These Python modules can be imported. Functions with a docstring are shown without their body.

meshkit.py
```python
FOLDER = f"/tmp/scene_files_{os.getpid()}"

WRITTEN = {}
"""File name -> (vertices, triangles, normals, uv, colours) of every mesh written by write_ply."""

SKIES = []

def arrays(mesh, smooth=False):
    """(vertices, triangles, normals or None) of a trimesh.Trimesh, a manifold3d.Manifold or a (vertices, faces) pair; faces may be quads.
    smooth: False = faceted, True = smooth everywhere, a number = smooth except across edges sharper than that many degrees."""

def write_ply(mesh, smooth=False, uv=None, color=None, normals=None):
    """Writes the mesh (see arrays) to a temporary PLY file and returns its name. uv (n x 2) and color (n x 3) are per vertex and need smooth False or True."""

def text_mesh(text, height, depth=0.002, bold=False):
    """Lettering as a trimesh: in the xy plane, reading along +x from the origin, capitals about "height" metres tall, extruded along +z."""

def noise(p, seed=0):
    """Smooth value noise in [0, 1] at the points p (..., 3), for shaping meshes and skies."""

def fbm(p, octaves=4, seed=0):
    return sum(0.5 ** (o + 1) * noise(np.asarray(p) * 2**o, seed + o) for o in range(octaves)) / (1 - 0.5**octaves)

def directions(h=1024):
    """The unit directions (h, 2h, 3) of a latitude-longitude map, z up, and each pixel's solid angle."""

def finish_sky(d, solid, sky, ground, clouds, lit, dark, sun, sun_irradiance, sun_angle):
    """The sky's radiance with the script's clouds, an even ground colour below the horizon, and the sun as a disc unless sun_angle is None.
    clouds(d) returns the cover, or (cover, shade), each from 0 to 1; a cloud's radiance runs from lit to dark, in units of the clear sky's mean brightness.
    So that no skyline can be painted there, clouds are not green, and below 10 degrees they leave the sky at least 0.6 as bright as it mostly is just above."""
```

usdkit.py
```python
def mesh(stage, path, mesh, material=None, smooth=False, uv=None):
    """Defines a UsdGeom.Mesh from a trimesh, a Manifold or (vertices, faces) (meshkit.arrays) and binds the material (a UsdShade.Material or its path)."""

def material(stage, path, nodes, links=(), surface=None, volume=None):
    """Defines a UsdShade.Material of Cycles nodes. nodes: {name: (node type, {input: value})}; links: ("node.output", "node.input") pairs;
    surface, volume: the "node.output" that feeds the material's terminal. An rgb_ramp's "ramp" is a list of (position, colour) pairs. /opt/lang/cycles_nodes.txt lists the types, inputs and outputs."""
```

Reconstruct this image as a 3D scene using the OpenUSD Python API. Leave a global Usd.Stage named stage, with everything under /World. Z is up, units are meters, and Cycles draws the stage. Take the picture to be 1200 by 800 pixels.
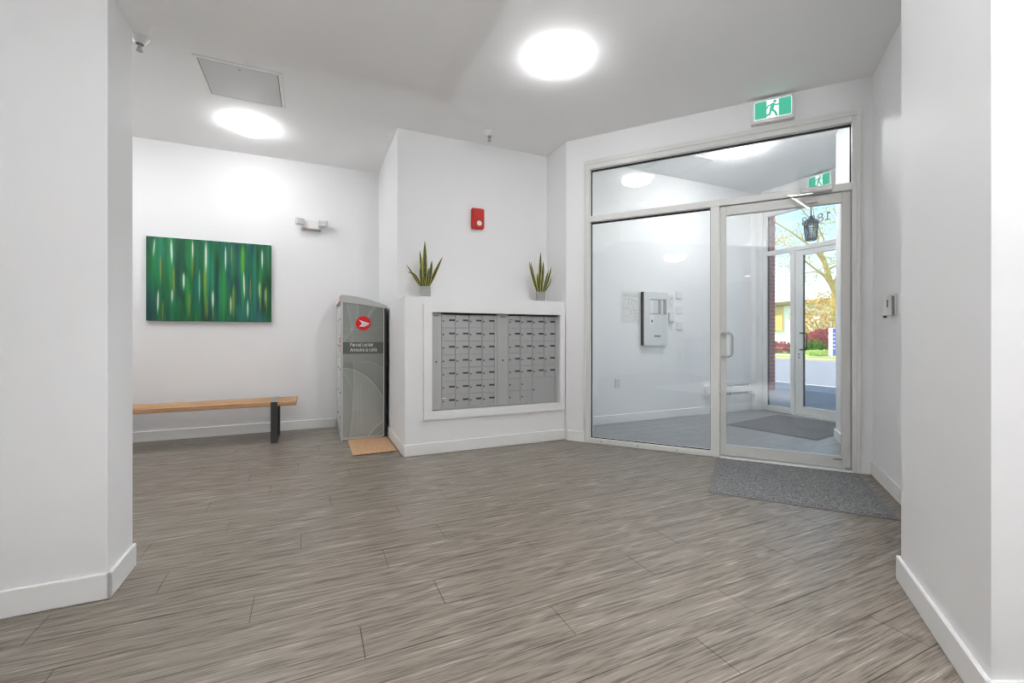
import math, re, numpy as np, trimesh, usdkit, meshkit
import manifold3d as m3
from shapely.geometry import Polygon, box as sbox
from shapely import affinity
from shapely.ops import unary_union
from pxr import Usd, UsdGeom, UsdLux, UsdShade, Gf, Sdf, Vt

stage = Usd.Stage.CreateInMemory()
UsdGeom.Xform.Define(stage, '/World'); UsdGeom.Scope.Define(stage, '/World/Looks')
RNG = np.random.default_rng(7)

# ------------------------------------------------------------------ camera
EYE = 1.05
cam = UsdGeom.Camera.Define(stage, '/World/camera')
cam.CreateHorizontalApertureAttr(36.0); cam.CreateFocalLengthAttr(36.0 * 515 / 1200)
cam.CreateVerticalApertureOffsetAttr(-0.15)
cam.AddTransformOp().Set(Gf.Matrix4d(1,0,0,0, 0,0,1,0, 0,-1,0,0, 0,0,EYE,1))
cam.CreateClippingRangeAttr((0.05, 500.0))
cam.CreateExposureAttr(2.13)

# ------------------------------------------------------------------ sky, sun
TA = math.radians(24.5)      # the two wall directions of the lobby: A (along the mailbox wall) and its normal B
TD = math.radians(-27.3)     # the glazed entrance wall stands at an angle to them
LAMP, LAMP2, LAMP3 = 6.0, 27.0, 13.5     # radiance of the round ceiling lamps: in the lobby, added beside the viewer, in the vestibule
dome = UsdLux.DomeLight.Define(stage, '/World/sky')
sky = usdkit.material(stage, '/World/Looks/sky', {
    "s": ("sky_texture", {"sky_type": "multiple_scattering", "sun_disc": False, "sun_elevation": 0.75, "sun_rotation": 4.0, "aerosol_density": 2.5, "ozone_density": 0.5}),
    "hs": ("hsv", {"saturation": .95}), "b": ("background_shader", {"strength": 0.037})}, [("s.color", "hs.color"), ("hs.color", "b.color")], surface="b.background")
UsdShade.MaterialBindingAPI.Apply(dome.GetPrim()).Bind(sky)
sun = UsdLux.DistantLight.Define(stage, '/World/sun')
sun.CreateIntensityAttr(.58 / 6.72e-5)   # irradiance over the disc's solid angle
sun.CreateEnableColorTemperatureAttr(False)
sun.CreateAngleAttr(0.53); sun.CreateColorAttr(Gf.Vec3f(1.0, .95, .86))
_el, _az = math.radians(52), TA - math.radians(55)
# a distant light shines along its local -z: light travels out of the building, to the right and down
_d = np.array([math.cos(_az) * math.cos(_el), math.sin(_az) * math.cos(_el), -math.sin(_el)])
_z = -_d; _x = np.cross([0, 0, 1.], _z); _x /= np.linalg.norm(_x); _y = np.cross(_z, _x)
sun.AddTransformOp().Set(Gf.Matrix4d(*_x, 0, *_y, 0, *_z, 0, 0, 0, 30, 1))

# ------------------------------------------------------------------ helpers
A = np.array([math.cos(TA), math.sin(TA)]); B = np.array([-math.sin(TA), math.cos(TA)])
D = np.array([math.cos(TD), math.sin(TD)]); E = np.array([-math.sin(TD), math.cos(TD)])
FR = {'A': TA, 'D': TD, 'W': 0.0}
def rot(t):
    m = np.eye(4); m[:2, :2] = [[math.cos(t), -math.sin(t)], [math.sin(t), math.cos(t)]]; return m
def toworld(fr, u, v): return np.array([math.cos(FR[fr]) * u - math.sin(FR[fr]) * v, math.sin(FR[fr]) * u + math.cos(FR[fr]) * v])
def convert(fr, to, u, v):
    w = toworld(fr, u, v); t = -FR[to]
    return (math.cos(t) * w[0] - math.sin(t) * w[1], math.sin(t) * w[0] + math.cos(t) * w[1])
def cat(*ms): return trimesh.util.concatenate([m for m in ms if m is not None])
def tm(m):
    if hasattr(m, 'to_mesh'):
        q = m.to_mesh(); return trimesh.Trimesh(q.vert_properties[:, :3], q.tri_verts, process=False)
    return m
def bx(x0, x1, y0, y1, z0, z1):
    m = trimesh.creation.box((abs(x1 - x0), abs(y1 - y0), abs(z1 - z0))); m.apply_translation(((x0 + x1) / 2, (y0 + y1) / 2, (z0 + z1) / 2)); return m
def cb(x0, x1, y0, y1, z0, z1, c=.003):
    x0, x1 = sorted((x0, x1)); y0, y1 = sorted((y0, y1)); z0, z1 = sorted((z0, z1))
    c = min(c, (x1 - x0) * .45, (y1 - y0) * .45, (z1 - z0) * .45); p = []
    for X, sx in ((x0, 1), (x1, -1)):
        for Y, sy in ((y0, 1), (y1, -1)):
            for Z, sz in ((z0, 1), (z1, -1)):
                p += [(X, Y + sy * c, Z + sz * c), (X + sx * c, Y, Z + sz * c), (X + sx * c, Y + sy * c, Z)]
    return tm(m3.Manifold.hull_points(np.array(p, float)))
def cyl(p, q, r, n=20, r2=None):
    p, q = np.array(p, float), np.array(q, float); d = q - p; L = np.linalg.norm(d); d /= L
    u = np.cross(d, [0, 0, 1.] if abs(d[2]) < .9 else [1., 0, 0]); u /= np.linalg.norm(u); w = np.cross(d, u)
    a = np.linspace(0, 2 * np.pi, n, endpoint=False); r2 = r if r2 is None else r2
    ring = np.cos(a)[:, None] * u + np.sin(a)[:, None] * w
    v = np.vstack([p + ring * r, q + ring * r2, [p], [q]]); f = []
    for i in range(n):
        j = (i + 1) % n; f += [(i, j, n + j), (i, n + j, n + i), (2 * n, j, i), (2 * n + 1, n + i, n + j)]
    m = trimesh.Trimesh(v, f, process=False); m.fix_normals(); return m
def tube(pts, r, n=12):
    pts = np.array(pts, float); rr = np.broadcast_to(np.array(r, float), (len(pts),)); V, F = [], []; up = None
    for k, p in enumerate(pts):
        d = pts[min(k + 1, len(pts) - 1)] - pts[max(k - 1, 0)]; d /= np.linalg.norm(d)
        if up is None: up = np.cross(d, [0, 0, 1.] if abs(d[2]) < .9 else [1., 0, 0])
        up = up - d * (up @ d); up /= np.linalg.norm(up); w = np.cross(d, up)
        a = np.linspace(0, 2 * np.pi, n, endpoint=False)
        V.append(p + rr[k] * (np.cos(a)[:, None] * up + np.sin(a)[:, None] * w))
    V = np.vstack(V); K = len(pts)
    for k in range(K - 1):
        for i in range(n):
            j = (i + 1) % n; F += [(k*n+i, k*n+j, (k+1)*n+j), (k*n+i, (k+1)*n+j, (k+1)*n+i)]
    for i in range(1, n - 1): F += [(0, i + 1, i), ((K-1)*n, (K-1)*n+i, (K-1)*n+i+1)]
    return trimesh.Trimesh(V, F, process=False)
def lathe(prof, n=40):
    """prof: (r, z) from bottom to top; turned about z"""
    V, F = [], []; a = np.linspace(0, 2 * np.pi, n, endpoint=False)
    for r, z in prof: V.append(np.stack([r * np.cos(a), r * np.sin(a), np.full(n, z)], 1))
    V = np.vstack(V)
    for k in range(len(prof) - 1):
        for i in range(n):
            j = (i + 1) % n; F += [(k*n+i, k*n+j, (k+1)*n+j), (k*n+i, (k+1)*n+j, (k+1)*n+i)]
    m = trimesh.Trimesh(V, F, process=True); m.update_faces(m.nondegenerate_faces()); return m
def prism(poly, z0, z1):
    if hasattr(poly, 'geoms'): return cat(*[prism(g, z0, z1) for g in poly.geoms if g.geom_type == 'Polygon'])
    if not hasattr(poly, 'exterior'): poly = Polygon(poly)
    m = trimesh.creation.extrude_polygon(poly, z1 - z0, engine='earcut'); m.apply_translation((0, 0, z0)); return m
def upright(m, y):
    """a mesh drawn in xy (x right, y up, thickness +z) stood up: front face towards -y at the given y"""
    v = m.vertices.copy(); m = m.copy(); m.vertices = np.stack([v[:, 0], y - v[:, 2], v[:, 1]], 1); return m
def moved(m, x=0, y=0, z=0):
    m = m.copy(); m.apply_translation((x, y, z)); return m
USED = {}
def numbered(path):
    n = USED.get(path, 0); USED[path] = n + 1
    return path if n == 0 else f'{path}_{n:03d}'
def pth(parent): return '/World' if parent is None else str(parent.GetPath())
def obj(name, mesh, m, parent=None, smooth=False, uv=None):
    return usdkit.mesh(stage, numbered(f'{pth(parent)}/{name}'), tm(mesh), M[m] if isinstance(m, str) else m, smooth=smooth, uv=uv).GetPrim()
def tag(o, label=None, category=None, group=None, kind=None):
    for k, v in (('label', label), ('category', category), ('group', group), ('kind', kind)):
        if v: o.SetCustomDataByKey(k, v)
    return o
def thing(name, label, category, fr='W', at=(0, 0, 0), group=None, kind=None, extra=0.0):
    x = UsdGeom.Xform.Define(stage, numbered('/World/' + name)); w = toworld(fr, at[0], at[1])
    x.AddTranslateOp().Set(Gf.Vec3d(float(w[0]), float(w[1]), float(at[2]))); x.AddRotateZOp().Set(math.degrees(FR[fr]) + extra)
    return tag(x.GetPrim(), label, category, group, kind)
def struct(name, mesh, m, label, fr='W', category=None, smooth=False):
    mesh = tm(mesh).copy(); mesh.apply_transform(rot(FR[fr])); return tag(obj(name, mesh, m, None, smooth), label, category, kind='structure')
def copy(src, label, fr, at, group=None, extra=0.0):
    was = src.GetCustomData(); name = re.sub(r'_\d{3}$', '', str(src.GetName()))
    r = thing(name, label, was['category'], fr, at, group or was.get('group'), None, extra)
    r.GetReferences().AddInternalReference(src.GetPath()); r.SetInstanceable(True); return r
def color_mesh(path_name, verts, faces, cols, m, parent):
    o = obj(path_name, (verts, faces), m, parent)
    UsdGeom.PrimvarsAPI(o).CreatePrimvar('paint', Sdf.ValueTypeNames.Color3fArray, 'vertex').Set(Vt.Vec3fArray.FromNumpy(cols.astype(np.float32))); return o
def lin(r, g, b):
    c = np.array([r, g, b]) / 255.0; return tuple(np.where(c <= .04045, c / 12.92, ((c + .055) / 1.055) ** 2.4))

# ------------------------------------------------------------------ materials
M = {}
def mat(name, col, rough=.5, metal=0., bump=0., bscale=200., vary=0., vscale=6., **kw):
    nodes = {"p": ("principled_bsdf", {"base_color": col, "roughness": rough, "metallic": metal, **kw})}; links = []
    if bump or vary: nodes["g"] = ("texture_coordinate", {})
    if vary:
        nodes["n"] = ("noise_texture", {"scale": vscale, "detail": 4}); nodes["r"] = ("rgb_ramp", {"ramp": [(.3, tuple(np.array(col) * (1 - vary))), (.7, tuple(np.minimum(np.array(col) * (1 + vary), 1)))]})
        links += [("g.object", "n.vector"), ("n.fac", "r.fac"), ("r.color", "p.base_color")]
    if bump:
        nodes["bn"] = ("noise_texture", {"scale": bscale, "detail": 3}); nodes["b"] = ("bump", {"strength": bump, "distance": .002})
        links += [("g.object", "bn.vector"), ("bn.fac", "b.height"), ("b.normal", "p.normal")]
    M[name] = usdkit.material(stage, '/World/Looks/' + name, nodes, links, surface="p.BSDF"); return M[name]
mat('wall_paint', (.885, .885, .89), .55, bump=.12, bscale=160)
mat('ceiling_paint', (.93, .93, .93), .75, bump=.10, bscale=120)
mat('trim_paint', (.89, .89, .88), .35)
mat('panel_paint', (.70, .70, .70), .6)
mat('subfloor', (.045, .04, .036), .8)
mat('silver', lin(226, 226, 223), .42, .05)
mat('frame_white', lin(232, 232, 230), .4)
mat('silver_door', lin(212, 212, 208), .40, .08)
mat('gasket', (.03, .03, .032), .6)
mat('steel', lin(205, 205, 202), .28, .85)
mat('box_metal', lin(184, 185, 185), .38, .35)
mat('intercom_metal', lin(226, 227, 227), .4, .15)
mat('box_strip', lin(190, 191, 190), .40, .35)
mat('slot_dark', (.05, .05, .05), .5)
mat('lock_metal', (.10, .10, .10), .35, .6)
mat('mark_grey', lin(120, 122, 122), .5)
mat('white_plastic', (.82, .82, .81), .35)
mat('offwhite_plastic', (.74, .74, .72), .4)
mat('grey_plastic', (.42, .43, .43), .4)
mat('red_paint', lin(196, 38, 28), .35)
mat('red_print', lin(228, 8, 12), .6)
mat('white_print', (.86, .86, .86), .5)
mat('pale_print', lin(240, 205, 205), .5)
mat('band_print', lin(92, 94, 90), .45)
mat('locker_shell', lin(190, 193, 190), .4)
mat('locker_door', lin(205, 207, 206), .4)
mat('black_plastic', (.02, .02, .02), .5)
mat('concrete_pot', lin(168, 168, 164), .8, bump=.3, bscale=120, vary=.08, vscale=30)
mat('bounce_rug_pale', (.80, .80, .80), .95)  # pile of the added rug, pale to bounce light
mat('soil', (.05, .035, .025), .95)
mat('coir', lin(204, 164, 128), .95, bump=.9, bscale=320, vary=.22, vscale=60)
mat('rubber_edge', lin(128, 129, 130), .7)
mat('bench_steel', lin(66, 64, 62), .45, .3)
mat('bench_strap', lin(150, 148, 142), .4, .4)
mat('canvas', (.05, .16, .09), .8)
mat('paper', (.80, .80, .79), .8)
mat('ink', (.55, .55, .55), .8)
mat('sign_number', (.16, .17, .18), .5)
mat('lantern_metal', (.055, .075, .065), .5, .2)
mat('dark_handle', (.09, .085, .08), .4, .5)
mat('led_red', lin(205, 110, 110), .4)
mat('brick', lin(150, 82, 76), .9, vary=.2, vscale=9)
mat('mortar', lin(176, 160, 152), .95)
mat('porch_concrete', lin(150, 152, 155), .85, vary=.08, vscale=2)
mat('sidewalk', lin(196, 194, 190), .85, vary=.06, vscale=2)
mat('asphalt', lin(126, 131, 142), .9, vary=.08, vscale=1.5)
mat('curb', lin(180, 165, 150), .9)
mat('grass', lin(140, 165, 60), .95, bump=.8, bscale=60, vary=.25, vscale=3)
mat('house_white', (.8, .8, .78), .7)
mat('house_tan', lin(205, 175, 110), .85)
mat('house_roof', lin(120, 105, 70), .8)
mat('bark', lin(176, 150, 84), .9, vary=.3, vscale=12)
mat('sign_white', (.8, .8, .82), .5)
mat('sign_blue', lin(70, 90, 165), .5)
mat('facade', lin(190, 185, 178), .8)

def emit(name, col, s):
    M[name] = usdkit.material(stage, '/World/Looks/' + name, {"e": ("emission", {"color": col, "strength": s})}, surface="e.emission")
emit('lamp_glow', (.985, .99, 1.0), LAMP)
emit('lamp_glow_added', (.985, .99, 1.0), LAMP2)
emit('lamp_glow_vestibule', (.985, .99, 1.0), LAMP3)
emit('sign_green', lin(82, 186, 156), .25)
emit('sign_lit', (.95, 1, .97), .27)
# panes: sunlight passes, the surface mirrors by fresnel
M['pane'] = usdkit.material(stage, '/World/Looks/pane', {
    "t": ("transparent_bsdf", {"color": (.97, .98, .975)}), "g": ("glossy_bsdf", {"color": (1, 1, 1), "roughness": .0}), "f": ("fresnel", {"IOR": 1.5}), "x": ("mix_closure", {})},
    [("f.fac", "x.fac"), ("t.BSDF", "x.closure1"), ("g.BSDF", "x.closure2")], surface="x.closure")
# vinyl planks: long grain along A, a different cut in every plank
def plank_material(name, dark, mid, light, rough):
    M[name] = usdkit.material(stage, '/World/Looks/' + name, {
        "g": ("geometry", {}), "m": ("mapping", {"rotation": (0, 0, -TA)}), "rnd": ("math", {"math_type": "multiply", "value2": 61.0}), "off": ("combine_xyz", {}),
        "add": ("vector_math", {"vector1": (0, 0, 0), "math_type": "add"}),
        "s1": ("mapping", {"scale": (.8, 8.0, 1)}), "n1": ("noise_texture", {"scale": 1.0, "detail": 1, "roughness": .5}),
        "s2": ("mapping", {"scale": (2.4, 150, 1)}), "n2": ("noise_texture", {"scale": 1.0, "detail": 4, "roughness": .6, "distortion": .4}),
        "s3": ("mapping", {"scale": (4.2, 80, 1)}), "n3": ("noise_texture", {"scale": 1.0, "detail": 5, "roughness": .62, "distortion": .6}),
        # cathedral figure: contour lines of a slow noise
        "cm": ("math", {"math_type": "multiply", "value2": 52.0}), "cs": ("math", {"math_type": "sine"}), "ca": ("map_range", {"from_min": .15, "from_max": 1, "to_min": 0, "to_max": 1, "clamp": True}),
        "w1": ("math", {"math_type": "multiply", "value2": .085}), "w2": ("math", {"math_type": "multiply_add", "value2": .42}), "w3": ("math", {"math_type": "multiply_add", "value2": .46}),
        "s4": ("mapping", {"scale": (11, 330, 1)}), "n4": ("noise_texture", {"scale": 1.0, "detail": 2}), "w6": ("math", {"math_type": "multiply_add", "value2": .36}),
        "w4": ("math", {"math_type": "subtract", "value2": .185}), "w5": ("math", {"math_type": "multiply_add", "value2": .07}),
        "r": ("rgb_ramp", {"ramp": [(.34, dark), (.46, mid), (.56, tuple(np.array(mid) * 1.10)), (.68, light)]}),
        "rr": ("map_range", {"from_min": .3, "from_max": .75, "to_min": rough, "to_max": rough + .1}),
        "b": ("bump", {"strength": .10, "distance": .002}), "p": ("principled_bsdf", {"specular_ior_level": .5})},
        [("g.position", "m.vector"), ("g.random_per_island", "rnd.value1"), ("rnd.value", "off.x"), ("rnd.value", "off.y"), ("m.vector", "add.vector1"), ("off.vector", "add.vector2"),
         ("add.vector", "s1.vector"), ("s1.vector", "n1.vector"), ("add.vector", "s2.vector"), ("s2.vector", "n2.vector"), ("add.vector", "s3.vector"), ("s3.vector", "n3.vector"),
         ("n1.fac", "cm.value1"), ("cm.value", "cs.value1"), ("cs.value", "ca.value"), ("ca.result", "w1.value1"),
         ("n2.fac", "w2.value1"), ("w1.value", "w2.value3"), ("n3.fac", "w3.value1"), ("w2.value", "w3.value3"), ("add.vector", "s4.vector"), ("s4.vector", "n4.vector"), ("n4.fac", "w6.value1"), ("w3.value", "w6.value3"), ("w6.value", "w4.value1"),
         ("g.random_per_island", "w5.value1"), ("w4.value", "w5.value3"),
         ("w5.value", "r.fac"), ("r.color", "p.base_color"), ("w5.value", "rr.value"), ("rr.result", "p.roughness"), ("w5.value", "b.height"), ("b.normal", "p.normal")], surface="p.BSDF")
plank_material('plank', lin(96, 88, 79), lin(139, 129, 118), lin(204, 195, 184), .27)
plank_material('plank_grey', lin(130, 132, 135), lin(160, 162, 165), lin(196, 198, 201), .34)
# entrance carpet: flecked grey
M['carpet'] = usdkit.material(stage, '/World/Looks/carpet', {
    "g": ("texture_coordinate", {}), "n": ("noise_texture", {"scale": 150, "detail": 2}), "n2": ("noise_texture", {"scale": 14, "detail": 3}),
    "r": ("rgb_ramp", {"ramp": [(.30, (.09, .092, .096)), (.5, (.24, .242, .248)), (.68, (.48, .48, .49))]}), "k": ("mix", {"mix_type": "multiply", "fac": .25}),
    "b": ("bump", {"strength": .8, "distance": .004}), "p": ("principled_bsdf", {"roughness": .95})},
    [("g.object", "n.vector"), ("g.object", "n2.vector"), ("n.fac", "r.fac"), ("r.color", "k.color1"), ("n2.color", "k.color2"), ("k.color", "p.base_color"), ("n.fac", "b.height"), ("b.normal", "p.normal")], surface="p.BSDF")
# bench oak, grain along the bench
M['oak'] = usdkit.material(stage, '/World/Looks/oak', {
    "g": ("texture_coordinate", {}), "s": ("mapping", {"scale": (2.2, 30, 30)}), "n": ("noise_texture", {"scale": 1.6, "detail": 5, "distortion": .6}),
    "s2": ("mapping", {"scale": (1.3, 6, 6)}), "n2": ("noise_texture", {"scale": 1.7, "detail": 2}), "k": ("math", {"math_type": "multiply_add", "value2": .35, "value3": 0}),
    "v": ("voronoi_texture", {"scale": 5.5}), "vr": ("rgb_ramp", {"ramp": [(.0, (.06, .03, .015)), (.05, (.5, .35, .24)), (.09, (1, 1, 1))]}), "mul": ("mix", {"mix_type": "multiply", "fac": .85}),
    "r": ("rgb_ramp", {"ramp": [(.38, lin(136, 92, 56)), (.6, lin(182, 136, 92)), (.85, lin(208, 166, 122))]}), "p": ("principled_bsdf", {"roughness": .5})},
    [("g.object", "s.vector"), ("s.vector", "n.vector"), ("g.object", "s2.vector"), ("s2.vector", "n2.vector"), ("n2.fac", "k.value1"), ("n.fac", "k.value3"), ("k.value", "r.fac"),
     ("s2.vector", "v.vector"), ("v.distance", "vr.fac"), ("r.color", "mul.color1"), ("vr.color", "mul.color2"), ("mul.color", "p.base_color")], surface="p.BSDF")
# meshes whose print is stored per vertex
for nm, rg in (('painted', .45), ('printed', .42)):
    M[nm] = usdkit.material(stage, '/World/Looks/' + nm, {"a": ("attribute", {"attribute": "paint"}), "p": ("principled_bsdf", {"roughness": rg})}, [("a.color", "p.base_color")], surface="p.BSDF")
# snake plant: dark banded blade, yellow margin (u across, v along)
M['sansevieria'] = usdkit.material(stage, '/World/Looks/sansevieria', {
    "uv": ("uvmap", {"attribute": "st"}), "x": ("separate_xyz", {}), "c": ("math", {"math_type": "subtract", "value2": .5}), "a": ("math", {"math_type": "absolute"}),
    "sc": ("mapping", {"scale": (3.0, 26, 1)}), "n": ("noise_texture", {"scale": 1, "detail": 2}), "r": ("rgb_ramp", {"ramp": [(.40, lin(38, 52, 26)), (.62, lin(92, 108, 62))]}),
    "e": ("math", {"math_type": "greater_than", "value2": .345}), "mx": ("mix", {"color2": lin(206, 190, 92)}), "p": ("principled_bsdf", {"roughness": .4})},
    [("uv.UV", "x.vector"), ("x.x", "c.value1"), ("c.value", "a.value1"), ("a.value", "e.value1"), ("e.value", "mx.fac"), ("uv.UV", "sc.vector"), ("sc.vector", "n.vector"), ("n.fac", "r.fac"), ("r.color", "mx.color1"), ("mx.color", "p.base_color")], surface="p.BSDF")
def leaf_material(name, c0, c1):
    M[name] = usdkit.material(stage, '/World/Looks/' + name, {
        "g": ("geometry", {}), "r": ("rgb_ramp", {"ramp": [(0, c0), (1, c1)]}), "d": ("diffuse_bsdf", {}), "t": ("translucent_bsdf", {}), "x": ("mix_closure", {"fac": .4})},
        [("g.random_per_island", "r.fac"), ("r.color", "d.color"), ("r.color", "t.color"), ("d.BSDF", "x.closure1"), ("t.BSDF", "x.closure2")], surface="x.closure")
leaf_material('leaf_yellow', lin(196, 196, 70), lin(240, 226, 130))
leaf_material('leaf_orange', lin(214, 184, 118), lin(242, 230, 178))
leaf_material('leaf_red', lin(176, 96, 100), lin(230, 172, 158))
leaf_material('leaf_green', lin(96, 142, 40), lin(186, 206, 100))
leaf_material('leaf_pale', lin(190, 215, 130), lin(245, 245, 225))

# ------------------------------------------------------------------ dimensions
H, HS, HV = 3.05, 2.455, 3.15         # ceiling, dropped ceiling, vestibule ceiling
BACK, UPPER, BLOCK = 5.555, 4.275, 3.90   # walls along A, by b
AM, AS = .745, 2.37                   # mailbox wall: left end and the short return at its right, by a
ED, E2 = 4.25, 4.37                   # entrance wall faces, by e
FL, FRR = -1.37, .828                 # its frame, by d
DR = .912                             # right wall beside the entrance, by d
VB, AX = 4.365, 5.92                  # vestibule left wall (b) and street front (a)
TOP = 3.35

# ------------------------------------------------------------------ walls
struct('wall_back', bx(-2.8, AM + .1, BACK, BACK + .15, 0, TOP), 'wall_paint', 'white back wall of the alcove behind the bench', 'A', 'wall')
struct('wall_alcove', bx(-2.8, -2.65, 2.56, BACK, 0, TOP), 'wall_paint', 'white end wall of the bench alcove behind the pier', 'A', 'wall')
struct('wall_left', bx(-5.0, -.749, 2.29, 2.56, 0, TOP - .02), 'wall_paint', 'white pier end of the wall at the left edge of the photo', 'A', 'wall')
# mailbox wall: tall part and the lower block in front of it, with a recess for the mailboxes
upper = m3.Manifold.cube((AS - AM, BACK + .15 - UPPER, TOP)).translate((AM, UPPER, 0))
low = m3.Manifold.cube((AS - AM, UPPER - BLOCK, 1.416)).translate((AM, BLOCK, 0))
hole = m3.Manifold.cube((1.335, .30, .90)).translate((.977, BLOCK - .1, .381))
struct('wall_center', tm(upper), 'wall_paint', 'white wall above the mailbox ledge with the red alarm', 'A', 'wall')
struct('wall_ledge', tm(low - hole), 'wall_paint', 'low white ledge block holding the mailboxes', 'A', 'wall')
# entrance wall, left return (joined to the vestibule side), header and right strip
P = (AS, (ED - AS * float(E @ A)) / float(E @ B)); F1 = convert('D', 'A', FL, ED); F2 = convert('D', 'A', FL, E2)
struct('wall_entrance', cat(prism([P, F1, F2, (F2[0], VB + .001), (F2[0], VB + .15), (AS, VB + .15)], 0, TOP)), 'wall_paint', 'narrow white wall return between the ledge and the glass entrance', 'A', 'wall')
struct('wall_header', bx(FL, FRR, ED, E2, 2.80, TOP), 'wall_paint', 'white wall strip above the glass entrance under the exit sign', 'D', 'wall')
struct('wall_right', prism([(FRR, ED), (FRR, E2), (DR - .018, E2), (DR - .018, 5.587), (1.3, 5.587), (1.3, 2.40), (DR, 2.40), (DR, ED)], 0, TOP), 'wall_paint', 'white right wall beside the glass entrance carrying the small wall box', 'D', 'wall')
C0 = toworld('D', .621, 1.69); C1 = toworld('D', .621, 2.45); C2 = toworld('D', 1.3, 2.45)
struct('wall_near', prism([tuple(C0), (4.2, C0[1]), (4.2, C2[1] + .05), tuple(C2), tuple(C1)], 0, TOP), 'wall_paint', 'white pier wall nearest the viewer at the right edge', 'W', 'wall')
struct('wall_east', bx(4.05, 4.2, -3.6, C0[1] + .05, 0, TOP), 'wall_paint', 'white side wall of the lobby to the right of the viewer', 'W', 'wall')
struct('wall_rear', bx(-5.2, 4.2, -3.75, -3.6, 0, TOP), 'wall_paint', 'white wall behind the viewer', 'W', 'wall')
struct('wall_west', bx(-4.3, -4.15, -3.75, 1.6, 0, TOP), 'wall_paint', 'white side wall of the lobby to the left of the viewer', 'W', 'wall')
struct('wall_vestibule', cat(bx(F2[0], AX, VB, VB + .15, 0, TOP), bx(5.81, AX, VB - .07, VB, 0, HV)), 'wall_paint', 'white vestibule wall with the intercom and notices', 'A', 'wall')
v5 = convert('D', 'A', 1.2, 5.587); vc = convert('D', 'A', DR - .018, 5.587)
struct('wall_porch', prism([vc, (AX, vc[1]), (AX, vc[1] - .2), (vc[0] + .2, vc[1] - .6), v5], 0, TOP), 'wall_paint', 'white vestibule wall right of the street door', 'A', 'wall')
struct('wall_street', cat(bx(AX, AX + .14, 4.285, 14, 0, TOP), bx(AX, AX + .14, -9, 2.79, 0, TOP), bx(AX, AX + .14, 2.79, 4.285, 2.845, TOP)), 'wall_paint', 'street front wall around the outer glass door', 'A', 'wall')
struct('wall_unseen_top', bx(-9, AX + .14, -9, 14, TOP + .02, 4.1), 'facade', 'unseen building block above the entrance, kept low so its shadow clears the street', 'A', 'building')  # unseen block, its height chosen for the shadow it throws on the street

# ------------------------------------------------------------------ ceilings
split = Polygon([(-9, -9), (9, -9), (9, 4.31), (-9, 4.31)])      # in D coordinates
slab = tm(m3.Manifold.cube((18, 13.31, TOP + .02 - H)).translate((-9, -9, H)) + m3.Manifold.cube((1.75, 1.2, TOP + .02 - H)).translate((.68, 3.4, H)).rotate((0, 0, math.degrees(TA - TD))))
struct('ceiling', slab, 'ceiling_paint', 'white main lobby ceiling', 'D', 'ceiling')
struct('ceiling_soffit', bx(-6, .75, -5, 2.56, HS, H + .1), 'ceiling_paint', 'lower dropped white ceiling over the front left of the lobby', 'A', 'ceiling')
struct('ceiling_vestibule', prism(affinity.rotate(Polygon([(-1.9, 4.31), (9, 4.31), (9, 9), (-1.9, 9)]), math.degrees(TD - TA), origin=(0, 0)).intersection(sbox(-9, -9, AX + .1, VB + .1)), HV, TOP + .02), 'ceiling_paint', 'white vestibule ceiling behind the glass', 'A', 'ceiling')

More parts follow.
